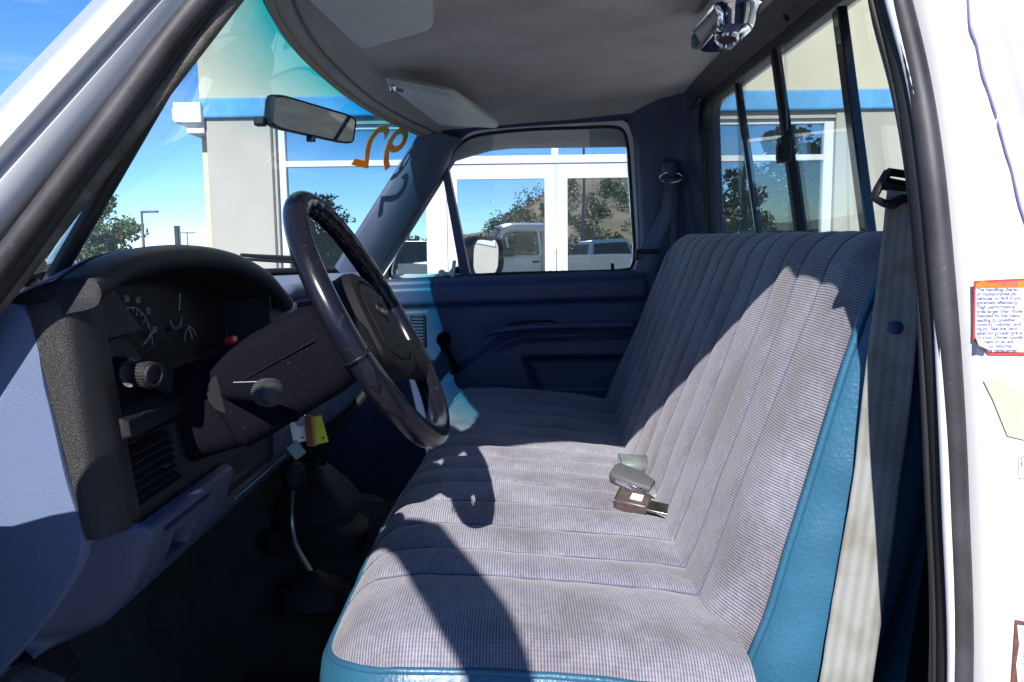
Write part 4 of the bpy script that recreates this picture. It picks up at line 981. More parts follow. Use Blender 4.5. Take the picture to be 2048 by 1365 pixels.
# --- floor, firewall, hump
def humpz(x, y): return .70+.25*math.exp(-((y-1.80)/.20)**4)*sstep(-.05, -.25, x+.0)+.55*sstep(-.52, -.86, x)+.01*noise.noise(V((x*6, y*6, 0)))
rows = [[V((x, y, humpz(x, y))) for x in [lerp(-.98, .56, i/44) for i in range(45)]] for y in [lerp(.83, 2.62, j/50) for j in range(51)]]
MB().grid(rows).obj("floor_carpet", "carpet", truck, smooth=180)
rows = [[V((-.98, y, z)) for z in (.9, 1.2, 1.5)] for y in (.83, 1.7, 2.62)]
MB().grid(rows).obj("firewall", "carpet", truck, smooth=0)
MB().grid([[V((x, 2.60-.02*math.sin((x+.98)*6), z)) for z in (.68, .9, 1.1, 1.35, 1.5)] for x in (-.98, -.8, -.6, -.49)]).obj("kick_panel", "navy_trim", truck, smooth=60)
MB().grid([[V((x, .845, z)) for z in (.60, .72, .9)] for x in (-.95, -.3, .45)]).obj("door_sill", "navy_trim", truck, smooth=0, solid=.02)
MB().grid([[V((x, .86+.0*z, z)) for z in (.68, .9, 1.1, 1.3)] for x in (-.98, -.8, -.66)]).obj("kick_panel", "navy_trim", truck, smooth=0)
# shifter boot, lever, transfer lever
bc_ = at(640, 1010, Y=1.80)
rows = []
for s, h in ((1.35, -.03), (1.35, .0), (1.25, .012), (.95, .016), (.8, .05), (.6, .085), (.35, .12), (.16, .14)):
    rows.append([bc_+V((q[0]*s-(.03*h*4), q[1]*s, h-.03)) for q in rrect(.20, .24, .05, 4)])
boot = MB().grid(rows, cv=True).obj("shift_boot", "black_plastic", truck, smooth=50)
MB().tube([bc_+V((-.02, 0, .05)), bc_+V((.02, .0, .16)), at(712, 812, Y=1.80), at(745, 770, Y=1.80)], [.020, .016, .012, .012], n=10).obj("lever", "black_plastic", boot)
tl = [at(586, 960, Y=1.62), at(584, 1040, Y=1.62), at(588, 1085, Y=1.60), at(604, 1120, Y=1.58), at(624, 1152, Y=1.56)]
tr = MB().tube(smooth_path(tl, 4), .009, n=10).obj("transfer_lever", "worn_metal", truck, smooth=180)
MB().lathe(tl[0]-V((0, 0, .02)), (0, 0, 1), [(0, .012), (.01, .024), (.04, .026), (.055, .018), (.06, .004)], n=18).obj("knob", "black_plastic", tr)
MB().grid([[tl[-1]+V((q[0]*s, q[1]*s, h)) for q in rrect(.16, .14, .05, 4)] for s, h in ((1, -.05), (.9, -.02), (.4, .0), (.14, .015))], cv=True).obj("boot", "black_plastic", tr, smooth=60)
# pedals
for px, py, Yp in ((290, 1215, 1.22), (110, 1330, 1.0), (430, 1180, 1.42)):
    p = at(px, py, X=-.68); 
    pd = MB().box(p, (.02, .07, .055), Matrix.Rotation(-.5, 3, 'Y')).obj("pedal", "mat_rubber", truck, bevel=.006)
    MB().tube([p+V((-.01, 0, .02)), p+V((-.06, 0, .16)), p+V((-.1, 0, .28))], .008, n=6).obj("arm", "gauge_black", pd)

# --- bench seat
SEAMS = [1.165+.1*k for k in range(13)]
def puff(y):
    if y < SEAMS[0]: t = (y-.938)/(SEAMS[0]-.938); return .010*(1-abs(2*t-1)**3) if t > .5 else .010
    if y > SEAMS[-1]: return .006
    for a, c in zip(SEAMS, SEAMS[1:]):
        if a <= y <= c:
            t = abs(2*(y-a)/(c-a)-1); return .0095*(1-t**3.2)
    return 0
Y0, Y1 = .938, 2.50
def ctop(x, y):
    "height of the cushion surface"
    z = interp([-.30, -.26, -.22, -.16, -.05, .1, .22, .30, .36], [1.006, 1.028, 1.044, 1.053, 1.052, 1.040, 1.024, 1.008, .99], x)
    t = (y-Y0)/(Y1-Y0); z += .048*t+.022*sstep(1.9, 2.4, y)
    z += .012*math.exp(-((y-1.55)/.25)**2)-.012*math.exp(-((y-1.30)/.16)**2-((x-.05)/.2)**2)
    z -= .03*max(0, (y-2.44)/.06)**2
    return z
def xfront(y):
    base = interp([1.0, 1.15, 1.35, 1.55, 1.85, 2.2, 2.5], [-.268, -.272, -.268, -.258, -.236, -.215, -.205], y)
    r = .13
    if y < Y0+r: base += r-math.sqrt(max(0, r*r-(Y0+r-y)**2))
    return base
ys = sorted(set([Y0+(Y1-Y0)*k/150 for k in range(151)]+[s+e for s in SEAMS for e in (-.006, -.002, 0, .002, .006)]+[Y0+.13*(1-math.cos(math.pi/2*k/10)) for k in range(11)]))
rows = []
for y in ys:
    x0 = xfront(y); r = []
    for j in range(49):
        u = j/48; x = x0+(.298+.062*sstep(1.04, 1.12, y)-x0)*u**1.15; ed = max(0, 1-min(x-x0, (y-Y0)*1.05)/.048)
        wr = .0022*noise.noise(V((x*14, y*11, 1)))+.0012*noise.noise(V((x*40, y*30, 4)))
        fall = .026*ed**2; pf = puff(y)*(1-.75*ed)*(.55+.45*sstep(.33, .2, x))
        r.append(V((x, y, ctop(x, y)-fall+pf+wr)))
    rows.append(r)
_b = MB().grid(rows); seat = mesh("bench_seat", _b.v, _b.f, "seat_cloth", truck, uvs=[(p.x, p.y) for r in rows for p in r], smooth=180)
seat["label"] = "blue-grey ribbed cloth bench seat cushion with blue vinyl front and side"
# vinyl skirt under the cushion edge
edge_loop = [rows[i][0] for i in range(len(rows)-1, -1, -1)]+[rows[0][j] for j in range(1, 49)]
el = edge_loop[::2]
sk = []
for k in range(6):
    r = []
    for i, p in enumerate(el):
        a, c = el[max(0, i-1)], el[min(len(el)-1, i+1)]; t = (c-a); n = V((-t.y, t.x, 0)); n = n.normalized() if n.length > 0 else V((0, -1, 0))
        if n.dot(V((.05-p.x, 1.7-p.y, 0))) > 0 and (p.y < 1.2 or p.x < 0): n = -n
        b_ = (.000, .012, .018, .012, -.004, -.03)[k]; dz = (0, -.014, -.05, -.12, -.19, -.25)[k]
        r.append(p+n*b_+V((0, 0, dz))+V((0, 0, .0))+n*.002*noise.noise(V((p.x*20, p.y*20, k))))
    sk.append(r)
MB().grid(sk).obj("cushion_skirt", "vinyl_blue", seat, smooth=70)
MB().tube([p+V((0, 0, -.002)) for p in edge_loop[::2]], .0052, n=7).obj("piping", "vinyl_blue", seat, smooth=180)
# backrest
prof = smooth_path([V((.262, 0, .84)), V((.280, 0, .91)), V((.292, 0, .955)), V((.300, 0, 1.00)), V((.325, 0, 1.07)), V((.352, 0, 1.17)), V((.385, 0, 1.29)), V((.418, 0, 1.41)), V((.446, 0, 1.50)), V((.468, 0, 1.545)), V((.500, 0, 1.568)), V((.532, 0, 1.562)), V((.552, 0, 1.53)), V((.556, 0, 1.45))], 5)
def back_pt(k, y):
    p = prof[k].copy(); p.y = y; q0, q1 = prof[max(0, k-1)], prof[min(len(prof)-1, k+1)]; t = (q1-q0).normalized(); n = V((-t.z, 0, t.x))
    f = k/(len(prof)-1); tt = (y-1.03)/(2.5-1.03)
    p.z += .026*tt*sstep(.3, .75, f)+.045*tt*(1-sstep(.15, .45, f)); p.x += -.004*tt
    crown = -.020*sstep(1.10, 1.03, y)-.028*sstep(2.42, 2.50, y)*sstep(.3, .7, f)
    p.z -= (.012*sstep(1.14, 1.03, y)+.05*sstep(2.30, 2.52, y)**2)*sstep(.5, .75, f)
    lump = .012*math.exp(-((y-1.28)/.16)**2)*math.sin(min(1, f*1.6)*math.pi)
    bulge = .036*sstep(1.025, 1.14, y)*(1-sstep(.30, .62, f))
    wr = .0022*noise.noise(V((f*9, y*10, 7)))+.001*noise.noise(V((f*30, y*30, 3)))
    return p+n*(puff(y)*.62*(1-.65*sstep(.45, .85, f))+crown+bulge-lump*.6+wr)
by = sorted(set([1.03+(2.50-1.03)*k/150 for k in range(151)]+[s+e for s in SEAMS for e in (-.006, -.002, 0, .002, .006)]))
rows = [[back_pt(k, y) for k in range(len(prof))] for y in by]
back = uvgrid("seat_back", rows, "seat_cloth", truck, smooth=180)
back["label"] = "upright ribbed cloth seat back with blue vinyl side"
fe_ = rows[0]
# vinyl side of the backrest, facing the open door
sr = []
for k in range(0, len(prof)-8):
    p = fe_[k]; w = interp([.84, 1.2, 1.42, 1.50, 1.56], [.16, .16, .13, .085, .03], p.z)
    sr.append([p+V((.001, .0, 0)), p+V((.010, -.012+.002*noise.noise(V((p.z*12, 3, 1))), -.002)), p+V((w*.35, -.022+.006*noise.noise(V((p.z*17, 0, 1))), -.004)), p+V((w*.75, -.022+.007*noise.noise(V((p.z*23, 5, 1))), -.008)), p+V((w, -.006, -.012)), p+V((w+.03, .05, -.015))])
sr = [p for p in zip(*[smooth_path(list(c), 2) for c in zip(*sr)])]
MB().grid([list(r) for r in sr]).obj("side_panel", "vinyl_blue", back, smooth=80)
MB().tube([p+V((-.001, -.003, 0)) for p in fe_[:-9]], .0058, n=7).obj("piping", "vinyl_blue", back, smooth=180)
rows2 = [[V((.556, y, 1.45)), V((.55, y, 1.2)), V((.52, y, .9))] for y in (1.03, 1.7, 2.5)]
MB().grid(rows2).obj("back_cover", "vinyl_blue", back, smooth=0)
for sy in SEAMS:
    ln_ = []
    for j in range(40):
        u = j/39; x = xfront(sy)+.004+(.335-xfront(sy))*u; ln_.append(V((x, sy, ctop(x, sy)-.026*max(0, 1-(x-xfront(sy))/.048)**2+.0012)))
    MB().tube(ln_, .0010, n=5).obj("seam", "seam_thread", seat, smooth=180)
    MB().tube([back_pt(k, sy)+V((-.0008, 0, .0004)) for k in range(12, len(prof)-6)], .0010, n=5).obj("seam", "seam_thread", back, smooth=180)
# worn patch at the front edge of the picture
c = at(1150, 1362, Z=1.045); 
# buckles in the crease
def obox(c, sx, sy, sz, R_, name, mat, par, bev=.003): return MB().box(c, (sx, sy, sz), R_).obj(name, mat, par, bevel=bev)
def frame3(xd, up): x = V(xd).normalized(); z = V(up); z = (z-x*z.dot(x)).normalized(); return Matrix((x, z.cross(x), z)).transposed()
pA = at(1262, 928, Z=1.078); R1 = frame3((1, .05, -.10), (.1, -.25, 1))
sl_ = MB().grid([[pA+R1 @ V((x, q[0], q[1])) for q in rrect(.050, .026, .011, 4)] for x in (-.026, .0, .036)], cv=True).obj("belt_sleeve", "grey_sleeve", truck, smooth=50, solid=.003)
pB = at(1260, 958, Z=1.080); R2 = frame3((.75, -.35, -.25), (.2, -.6, 1))
bk = MB().grid([[pB+R2 @ V((x, q[0], q[1])) for q in rrect(w, h, .008, 3)] for x, w, h in ((-.040, .034, .020), (-.033, .046, .027), (.016, .048, .029), (.048, .034, .024))], cv=True)
bk.f += [tuple(range(16))[::-1], tuple(range(48, 64))]
bko = bk.obj("belt_buckle", "rear_trim", truck, smooth=40)
obox(pB+R2 @ V((.006, -.022, .002)), .058, .006, .013, R2, "latch_plate", "chrome", bko, .001)
MB().lathe(pB+R2 @ V((-.032, 0, .004)), R2 @ V((-1, 0, .3)), [(-.004, .007), (.003, .007), (.005, .003)], n=12).obj("rivet", "worn_metal", bko)
MB().grid([[pB+R2 @ V((-.03, q, -.012)), pB+R2 @ V((.0, q, -.026)), pB+R2 @ V((.05, q, -.02))] for q in (-.02, .02)]).obj("webbing", "grey_sleeve", bko, solid=.002)
pC = at(1266, 1004, Z=1.068); R3 = frame3((.80, -.30, -.10), (.05, -.35, 1))
MB().grid([[pC+R3 @ V((.05, q, -.002)), pC+R3 @ V((.085, q, -.012)), pC+R3 @ V((.12, q, -.035))] for q in (-.018, .018)]).obj("buckle_strap", "grey_sleeve", truck, solid=.003)
MB().grid([[pB+R2 @ V((.04, q, 0)), pB+R2 @ V((.075, q, -.008)), pB+R2 @ V((.11, q, -.03))] for q in (-.018, .018)]).obj("buckle_strap", "grey_sleeve", truck, solid=.003)
b3 = obox(pC, .062, .046, .024, R3, "belt_buckle", "brown_plastic", truck, .004)
obox(pC+R3 @ V((-.031, 0, 0)), .004, .0475, .0255, R3, "rim", "worn_metal", b3, .0012)
obox(pC+R3 @ V((-.032, 0, .001)), .004, .036, .008, R3, "slot", "gauge_black", b3, .0005)
obox(pC+R3 @ V((.007, 0, .0125)), .023, .019, .003, R3, "button", "label_paper", b3, .001)
obox(pC+R3 @ V((.046, .0, -.002)), .05, .032, .006, R3, "tongue", "worn_metal", b3, .001)

# --- driver's belt hanging from the pillar
bl_ = [(1775, 372, 1852, 372, .90), (1764, 480, 1842, 470, .93), (1752, 580, 1838, 600, .965), (1738, 680, 1826, 760, .985), (1724, 800, 1812, 880, .997), (1706, 960, 1800, 960, 1.0), (1684, 1090, 1784, 1090, 1.0), (1660, 1230, 1764, 1230, 1.0), (1636, 1380, 1742, 1380, .995), (1600, 1560, 1710, 1560, .985)]
Lp = smooth_path([at(a, b_, Y=y-.004) for a, b_, c_, d_, y in bl_], 5); Rp = smooth_path([at(c_, d_, Y=y-.016) for a, b_, c_, d_, y in bl_], 5)
rows = []
for k, (a, c_) in enumerate(zip(Lp, Rp)):
    a = a+V((.0006*noise.noise(V((k*.9, 0, 0))), 0, 0)); rows.append([a.lerp(c_, j/10)+V((0, .004*math.sin(j/10*math.pi)*math.sin(k*.13), 0)) for j in range(11)])
uvs = []; acc = 0
for k, r in enumerate(rows):
    if k: acc += (r[5]-rows[k-1][5]).length
    uvs += [(j*.0048, acc) for j in range(11)]
bb = MB().grid(rows); belt = mesh("driver_belt", bb.v, bb.f, "belt_grey", truck, uvs=uvs, smooth=180, solid=.0016)
bp = at(1791, 656, Y=.955); MB().lathe(bp, (0, -1, 0), [(-.004, .0085), (.003, .0085), (.005, .005)], n=16).obj("stop_button", "navy_trim", belt)
# guide loop at the top
gp = lambda x, y: at(x, y, Y=.90)
gout = [gp(*q) for q in [(1768, 342), (1752, 368), (1744, 395), (1760, 408), (1778, 410), (1800, 420), (1840, 430), (1840, 350), (1800, 346), (1786, 337)]]
def hole(cx, cy, w, h, n=8): return [gp(cx+w*math.cos(2*math.pi*k/n), cy+h*math.sin(2*math.pi*k/n)) for k in range(n)]
gd = MB()
gd.tube([gp(1776, 344), gp(1756, 378), gp(1748, 396), gp(1766, 406), gp(1782, 412)], .0046, n=8, flat=1.6, up=(0, 1, 0))
gd.tube([gp(1776, 344), gp(1790, 346), gp(1830, 352)], .0045, n=8, flat=1.6, up=(0, 1, 0)); gd.tube([gp(1764, 366), gp(1790, 372), gp(1836, 380)], .0075, n=8, flat=1.4, up=(0, 1, 0)); gd.tube([gp(1782, 412), gp(1800, 398), gp(1836, 395)], .006, n=8, flat=1.4, up=(0, 1, 0))
gd.obj("belt_guide", "black_plastic", belt, smooth=60)
# --- dashboard
AY = [.90, .945, 1.03, 1.20, 1.37, 1.52, 1.60, 1.66]
AZ = [1.500, 1.522, 1.543, 1.552, 1.541, 1.512, 1.482, 1.455]
_ar = smooth_path([V((y, z, 0)) for y, z in zip(AY, AZ)], 8)
def archz(y): return interp([p.x for p in _ar], [p.y for p in _ar], y)
def wsx(y): return ws(max(-1, min(1, (y-CY)/.79)), 0).x
rows = []
for i in range(120):
    y = lerp(.872, 2.545, i/119); w = wsx(y)+.012
    h = 1-sstep(1.60, 1.70, y); nearend = 1-sstep(.915, .96, y)
    zt = lerp(1.483-.004*math.sin(y*3), archz(min(y, 1.66)), h)
    zt = lerp(zt, 1.492, h); xl = lerp(interp([1.6, 1.9, 2.55], [-.485, -.470, -.440], y), max(-.60, w+.02), h)
    bk_ = lerp(1.492, 1.500, h)
    pr = [(w, 1.488), (lerp(w, xl, .30), lerp(bk_, zt, .15)), (lerp(w, xl, .62), lerp(bk_, zt, .55)), (lerp(w, xl, .82), zt-.004), (xl-.018, zt), (xl-.006, zt-.003), (xl, zt-.012), (xl-.003, zt-.024), (xl-.02, zt-.034)]
    rows.append([V((x, y+(.0 if k < 6 else .0), z)) for k, (x, z) in enumerate(pr)])
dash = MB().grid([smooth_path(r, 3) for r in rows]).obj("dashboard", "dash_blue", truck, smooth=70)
# black eyebrow over the instruments
rows = []
for i in range(70):
    y = lerp(.925, 1.665, i/69); zt = archz(y); e = sstep(.925, .97, y)*(1-sstep(1.60, 1.665, y))
    bk0 = min(zt-.012, 1.488); r = smooth_path([V((-.612, y, bk0-.01)), V((-.600, y, bk0)), V((-.56, y, lerp(bk0, zt, .72))), V((-.53, y, zt+.001)), V((-.505, y, zt+.003)), V((-.492, y, zt-.004)), V((-.490, y, zt-.018)), V((-.500, y, zt-.030)), V((-.54, y, zt-.038)), V((-.60, y, zt-.050))], 3)
    rows.append(r)
hb_ = MB().grid(rows); hb_.f += [tuple(range(len(rows[0]))), tuple(range(len(hb_.v)-len(rows[0]), len(hb_.v)))[::-1]]
hb_.obj("instrument_hood", "black_plastic", dash, smooth=70)
MB().grid([[p+V((0, -.002 if i == 0 else 0, .0022)) for p in r[:9]] for i, r in enumerate(rows)]+[]).obj("hood_pad", "dash_blue", dash, smooth=70, solid=.002)
# black bezel: one moulding wrapped round the corner, with its recesses
path = smooth_path([V((-.562, .915, 0)), V((-.550, .917, 0)), V((-.536, .924, 0)), V((-.525, .936, 0)), V((-.517, .953, 0)), V((-.515, .972, 0))], 6)
path = path[:-1]+[V((-.515, y, 0)) for y in [lerp(.972, 1.70, i/170) for i in range(171)]]
def box_in(y, z, y0, y1, z0, z1, e=.004): return sstep(y0-e, y0+e, y)*(1-sstep(y1-e, y1+e, y))*sstep(z0-e, z0+e, z)*(1-sstep(z1-e, z1+e, z))
def bez(y, z):
    d = 0.0
    yl = interp([1.35, 1.475, 1.53], [1.172, 1.04, .99], z)
    m = sstep(yl-.004, yl+.004, y)*(1-sstep(1.565, 1.575, y))*sstep(1.353, 1.359, z); d -= .088*m
    m2 = sstep(1.545, 1.55, y)*0; d -= m2
    d -= .030*box_in(y, z, .966, 1.115, 1.358, 1.440)*(1-m)
    d += .010*box_in(y, z, .966, 1.235, 1.3245, 1.350, .003)
    d -= .004*box_in(y, z, .960, 1.241, 1.3195, 1.355, .002)*(1-box_in(y, z, .966, 1.235, 1.3245, 1.350, .003))
    d -= .035*box_in(y, z, .967, 1.10, 1.245, 1.312)
    d += .006*(1-sstep(.006, .016, abs(y-1.003)-.053+.01))*0
    d -= .03*box_in(y, z, 1.30, 1.44, 1.245, 1.29)
    return d
rows = []
for p in path:
    y = p.y; zt = archz(y)-.020; r = []
    for j in range(96):
        z = lerp(1.222, zt, j/95); sl = lerp(.175, .118, sstep(-.562, -.520, p.x))*(1.46-z); taper = -.03*sstep(1.26, 1.222, z)*0
        r.append(V((p.x+sl+(bez(y, z) if p.x > -.5175 else 0), y, z)))
    rows.append(r)
bez_o = MB().grid(rows).obj("instrument_bezel", "black_plastic", dash, smooth=35)
# textured end of the bezel moulding, its sun sparkle painted as pale flecks
rows = []
for p in path[:32]:
    zt = archz(p.y)-.026; r = []
    for j in range(24):
        z = lerp(1.224, zt, j/23); sl = lerp(.175, .118, sstep(-.562, -.520, p.x))*(1.46-z); r.append(V((p.x+sl+.0012, p.y-.0015, z)))
    rows.append(r)
MB().grid(rows).obj("bezel_end", "glint_plastic", dash, smooth=60)
# vent louvres
def bx(z): return -.515+.118*(1.46-z)
for k in range(6):
    z = 1.252+k*.0108; MB().box((bx(z)-.014, 1.034, z), (.026, .130, .0025), Matrix.Rotation(.5, 3, 'Y')).obj("louvre", "black_plastic", dash, smooth=0)
MB().box((bx(1.27)-.004, 1.065, 1.268), (.012, .020, .006)).obj("vent_tab", "black_plastic", dash, bevel=.002)
# lamp switch
ks = V((-.530, 1.040, 1.396)); ax = V((.93, -.30, -.06))
kn = MB().lathe(ks, ax, [(-.02, .018), (.012, .018), (.014, .0145), (.026, .0145), (.027, .0165), (.048, .0165), (.051, .015), (.051, .0115), (.047, .011), (.0475, .002)], n=28).obj("lamp_switch_knob", "black_plastic", dash, smooth=35)
axn = ax.normalized(); u = V((0, 0, 1)); u = (u-axn*u.dot(axn)).normalized(); w_ = axn.cross(u); kb = MB()
for k in range(26):
    a = 2*math.pi*k/26; kb.box(ks+axn*.038+(u*math.cos(a)+w_*math.sin(a))*.0166, (.018, .0022, .0022), Matrix((axn, u*-math.sin(a)+w_*math.cos(a), u*math.cos(a)+w_*math.sin(a))).transposed())
kb.obj("knurling", "knob_grey", kn, smooth=0)
MB().lathe(ks, ax, [(.011, .0188), (.0135, .0188), (.014, .015)], n=28).obj("knob_ring", "chrome", kn)
MB().box((-.528, 1.092, 1.372), (.03, .022, .018)).obj("dimmer_wheel", "column_plastic", dash, bevel=.004)
# gauges
GX = -.588
g = MB().add([(GX-.004, 1.0, 1.355), (GX-.004, 1.56, 1.355), (GX-.004, 1.56, 1.52), (GX-.004, 1.0, 1.52)], [(0, 1, 2, 3)]).obj("gauge_face", "gauge_black", dash, smooth=0)
sc_c = V((GX, 1.185, 1.405)); rad = .062
def gp_(c, a, r): return V((GX+.001, c.y+r*math.cos(a), c.z+r*math.sin(a)))
MB().tube([gp_(sc_c, math.radians(lerp(120, 0, k/20)), rad) for k in range(21)], .0009, n=4).obj("dial_arc", "gauge_white", g)
for k, s in enumerate(["50", "60", "70", "80"]):
    a = math.radians(96-k*26); MB().tube([gp_(sc_c, a, rad-.010), gp_(sc_c, a, rad)], .0008, n=4).obj("tick", "gauge_white", g)
    q = gp_(sc_c, a, rad+.014); text("dial_number", s, q-V((0, .007, .005)), (0, 1, 0), (0, 0, 1), .014, "gauge_white", g, extr=.0002)
for k in range(7):
    a = math.radians(109-k*13); MB().tube([gp_(sc_c, a, rad-.005), gp_(sc_c, a, rad)], .0008, n=4).obj("tick", "gauge_white", g)
MB().tube([gp_(sc_c, math.radians(15), .020)+V((.006, 0, 0)), gp_(sc_c, math.radians(22), .062)+V((.006, 0, 0))], .0014, n=6).obj("needle", "gauge_white", g)
for cy, cz, a0, a1, na in ((1.335, 1.446, 200, 340, 75), (1.385, 1.395, 20, 170, 120)):
    cc = V((GX, cy, cz)); MB().tube([gp_(cc, math.radians(lerp(a0, a1, k/12)), .024) for k in range(13)], .0009, n=4).obj("dial_arc", "gauge_white", g)
    MB().tube([gp_(cc, math.radians(na), .006)+V((.005, 0, 0)), gp_(cc, math.radians(na), .034)+V((.005, 0, 0))], .0011, n=5).obj("needle", "gauge_white", g)
MB().box((GX+.001, 1.335, 1.424), (.001, .04, .006)).obj("odometer", "navy_trim", g)
# switch panel at the far end of the cluster
sp_ = MB().box((-.515, 1.615, 1.448), (.016, .080, .032)).obj("switch_panel", "gauge_black", dash, bevel=.003)
for k in range(2): MB().box((-.505, 1.597+.036*k, 1.448), (.010, .033, .026)).obj("switch_key", "column_plastic", sp_, bevel=.002)
# end cap of the dash, seen past the open door
cap = [(-.575, 1.488), (-.72, 1.475), (-.80, 1.45), (-.80, .98), (-.70, 1.01), (-.635, 1.06), (-.565, 1.14), (-.525, 1.215), (-.538, 1.30), (-.553, 1.40)]
cp = smooth_path([V((x, .914, z)) for x, z in cap], 4, closed=True)
cen = sum(cp, V((0, 0, 0)))/len(cp)
MB().grid([[p+V((0, .05, 0)) for p in cp], [p+V((0, .004, 0)) for p in cp], [cen+(p-cen)*.985 for p in cp], [cen+(p-cen)*.4+V((0, -.002, 0)) for p in cp], [cen+(p-cen)*.02+V((0, -.002, 0)) for p in cp]], cv=True).obj("end_cap", "dash_blue", dash, smooth=50)
for k in range(3): MB().tube([V((-.665-.0*k, .9125, 1.462-.009*k)), V((-.628, .9125, 1.470-.009*k))], .0028, n=6).obj("defroster_slot", "gauge_black", dash)
# lower bolster
rows = []
for i in range(240):
    y = lerp(.918, 1.72, i/239); e = 1-sstep(.918, .965, y); r = []
    P = [(-.480-.075*e, 1.226), (-.468-.085*e, 1.218), (-.470-.085*e, 1.20), (-.490-.085*e, 1.15), (-.520-.07*e, 1.112), (-.545-.06*e, 1.095), (-.60, 1.075), (-.70, 1.06)]
    for k, (x, z) in enumerate(P): r.append(V((x, y, z)))
    r = smooth_path(r, 12)
    for q in r:
        d = .014*box_in(q.y, q.z, .995, 1.155, 1.118, 1.208, .002)-.014*box_in(q.y, q.z, 1.000, 1.150, 1.123, 1.203, .002)
        d += .028*box_in(q.y, q.z, 1.035, 1.105, 1.150, 1.186, .003)
        d += .05*box_in(q.y, q.z, 1.23, 1.50, 1.168, 1.232, .003)
        q.x -= d
    rows.append(r)
MB().grid(rows).obj("knee_bolster", "bolster_blue", dash, smooth=45)
MB().box((-.515, 1.365, 1.20), (.05, .262, .062)).obj("cup_drawer", "gauge_black", dash)
MB().tube([(-.468, 1.235, 1.167), (-.468, 1.495, 1.167)], .0025, n=6).obj("tray_lip", "chrome", dash)
MB().box((-.60, .93, 1.045), (.05, .035, .012), Matrix.Rotation(.4, 3, 'Y')).obj("brake_release", "rear_trim", dash, bevel=.003)
# the driver's half of the dash stands close to the door opening
for o in [dash]+list(dash.children):
    if o is not dash:
        o.data.transform(Matrix.Translation((.030, -.058, .010)))
        for q in o.children: q.data.transform(Matrix.Translation((.030, -.058, .010)))
# passenger half
rows = []
for i in range(50):
    y = lerp(1.58, 2.545, i/49); xo = interp([1.6, 1.9, 2.55], [-.483, -.468, -.438], y)
    r = smooth_path([V((xo-.02, y, 1.452)), V((xo-.004, y, 1.44)), V((xo, y, 1.40)), V((xo-.006, y, 1.33)), V((xo-.012, y, 1.25)), V((xo-.03, y, 1.15)), V((xo-.07, y, 1.09)), V((xo-.2, y, 1.06))], 5)
    for q in r:
        d = .030*box_in(q.y, q.z, 2.27, 2.50, 1.335, 1.42, .004)+.03*box_in(q.y, q.z, 1.72, 1.92, 1.405, 1.44, .004)+.004*(abs(q.z-1.32) < .004)
        q.x -= d
    rows.append(r)
MB().grid(rows).obj("passenger_fascia", "dash_blue", dash, smooth=45)
MB().box((-.487, 2.385, 1.378), (.02, .224, .08)).box((-.50, 1.82, 1.422), (.02, .19, .033)).obj("vent_backing", "gauge_black", dash, smooth=0)
for k in range(6): MB().box((-.452, 2.385, 1.344+.0105*k), (.022, .222, .003), Matrix.Rotation(.3, 3, 'Y')).obj("louvre", "black_plastic", dash, smooth=0)
for k in range(3): MB().box((-.482, 1.82, 1.412+.010*k), (.022, .19, .003), Matrix.Rotation(.3, 3, 'Y')).obj("louvre", "black_plastic", dash, smooth=0)
# --- steering wheel
WC = V((-.211, 1.13, 1.456)); TI = math.radians(28.3)
WN = V((math.cos(TI), 0, math.sin(TI))); WU = V((-math.sin(TI), 0, math.cos(TI))); WA = V((0, 1, 0))
def W(a, b_, c_=0): return WC+WA*a+WU*b_+WN*c_
RO = .189
TURN = math.radians(-12.5)
def WR(a, b_, c_=0): return W(a*math.cos(TURN)-b_*math.sin(TURN), a*math.sin(TURN)+b_*math.cos(TURN), c_)
rows = []
NR = 132
for i in range(NR):
    a = 2*math.pi*i/NR; r = []
    low = sstep(-.15, -.45, math.sin(a)); grip = .0016*math.sin(a*34)*sstep(-.2, .1, math.sin(a))
    rr = .0160+.002*low
    for k in range(14):
        th = 2*math.pi*k/14; dr_ = rr*math.cos(th); 
        if math.cos(th) < -.3: dr_ += grip*1.4
        rad_ = RO+dr_; r.append(W(rad_*math.cos(a), rad_*math.sin(a), rr*math.sin(th)*1.02))
    rows.append(r)
wheel = MB().grid(rows, cu=True, cv=True).obj("steering_wheel", "wheel_leather", truck, smooth=180)
wheel["label"] = "black two-spoke steering wheel with worn rim"
for a in (math.radians(190), math.radians(-35)):
    t = V((-math.sin(a), math.cos(a)))
    MB().tube([W((RO+.0200*math.cos(th))*math.cos(a), (RO+.0200*math.cos(th))*math.sin(a), .0200*math.sin(th)) for th in [2*math.pi*k/18 for k in range(18)]], .0012, n=5, closed=True).obj("skin_seam", "gauge_black", wheel, smooth=180)
# spokes: broad webs from hub to rim at four and eight o'clock
for s in (-1, 1):
    rows = []
    for f in [k/10 for k in range(11)]:
        a = lerp(.050, .176, f); bb_ = lerp(-.036, -.070, f); hw = lerp(.052, .034, math.sin(math.pi*f*.5))+.018*sstep(.75, 1, f) ; c_ = lerp(-.012, .002, f**1.4); th = lerp(.018, .012, f)
        rows.append([WR(s*a, bb_+hw*q[0], c_+th*q[1]) for q in [(-1, 0), (-.85, .7), (-.4, 1), (.4, 1), (.85, .7), (1, 0), (.6, -.9), (-.6, -.9)]])
    MB().grid(rows, cv=True).obj("spoke", "hub_plastic", wheel, smooth=70)
hub_l = [(-.085, -.075), (-.092, -.05), (-.088, .0), (-.072, .045), (-.045, .066), (0, .070), (.045, .066), (.072, .045), (.088, .0), (.092, -.05), (.085, -.075), (.05, -.092), (0, -.096), (-.05, -.092)]
hl_ = smooth_path([V((x, y, 0)) for x, y in hub_l], 4, closed=True)
def hloop(s, c_, dy=0): return [WR(p.x*s, (p.y+.012)*s-.012+dy, c_) for p in hl_]
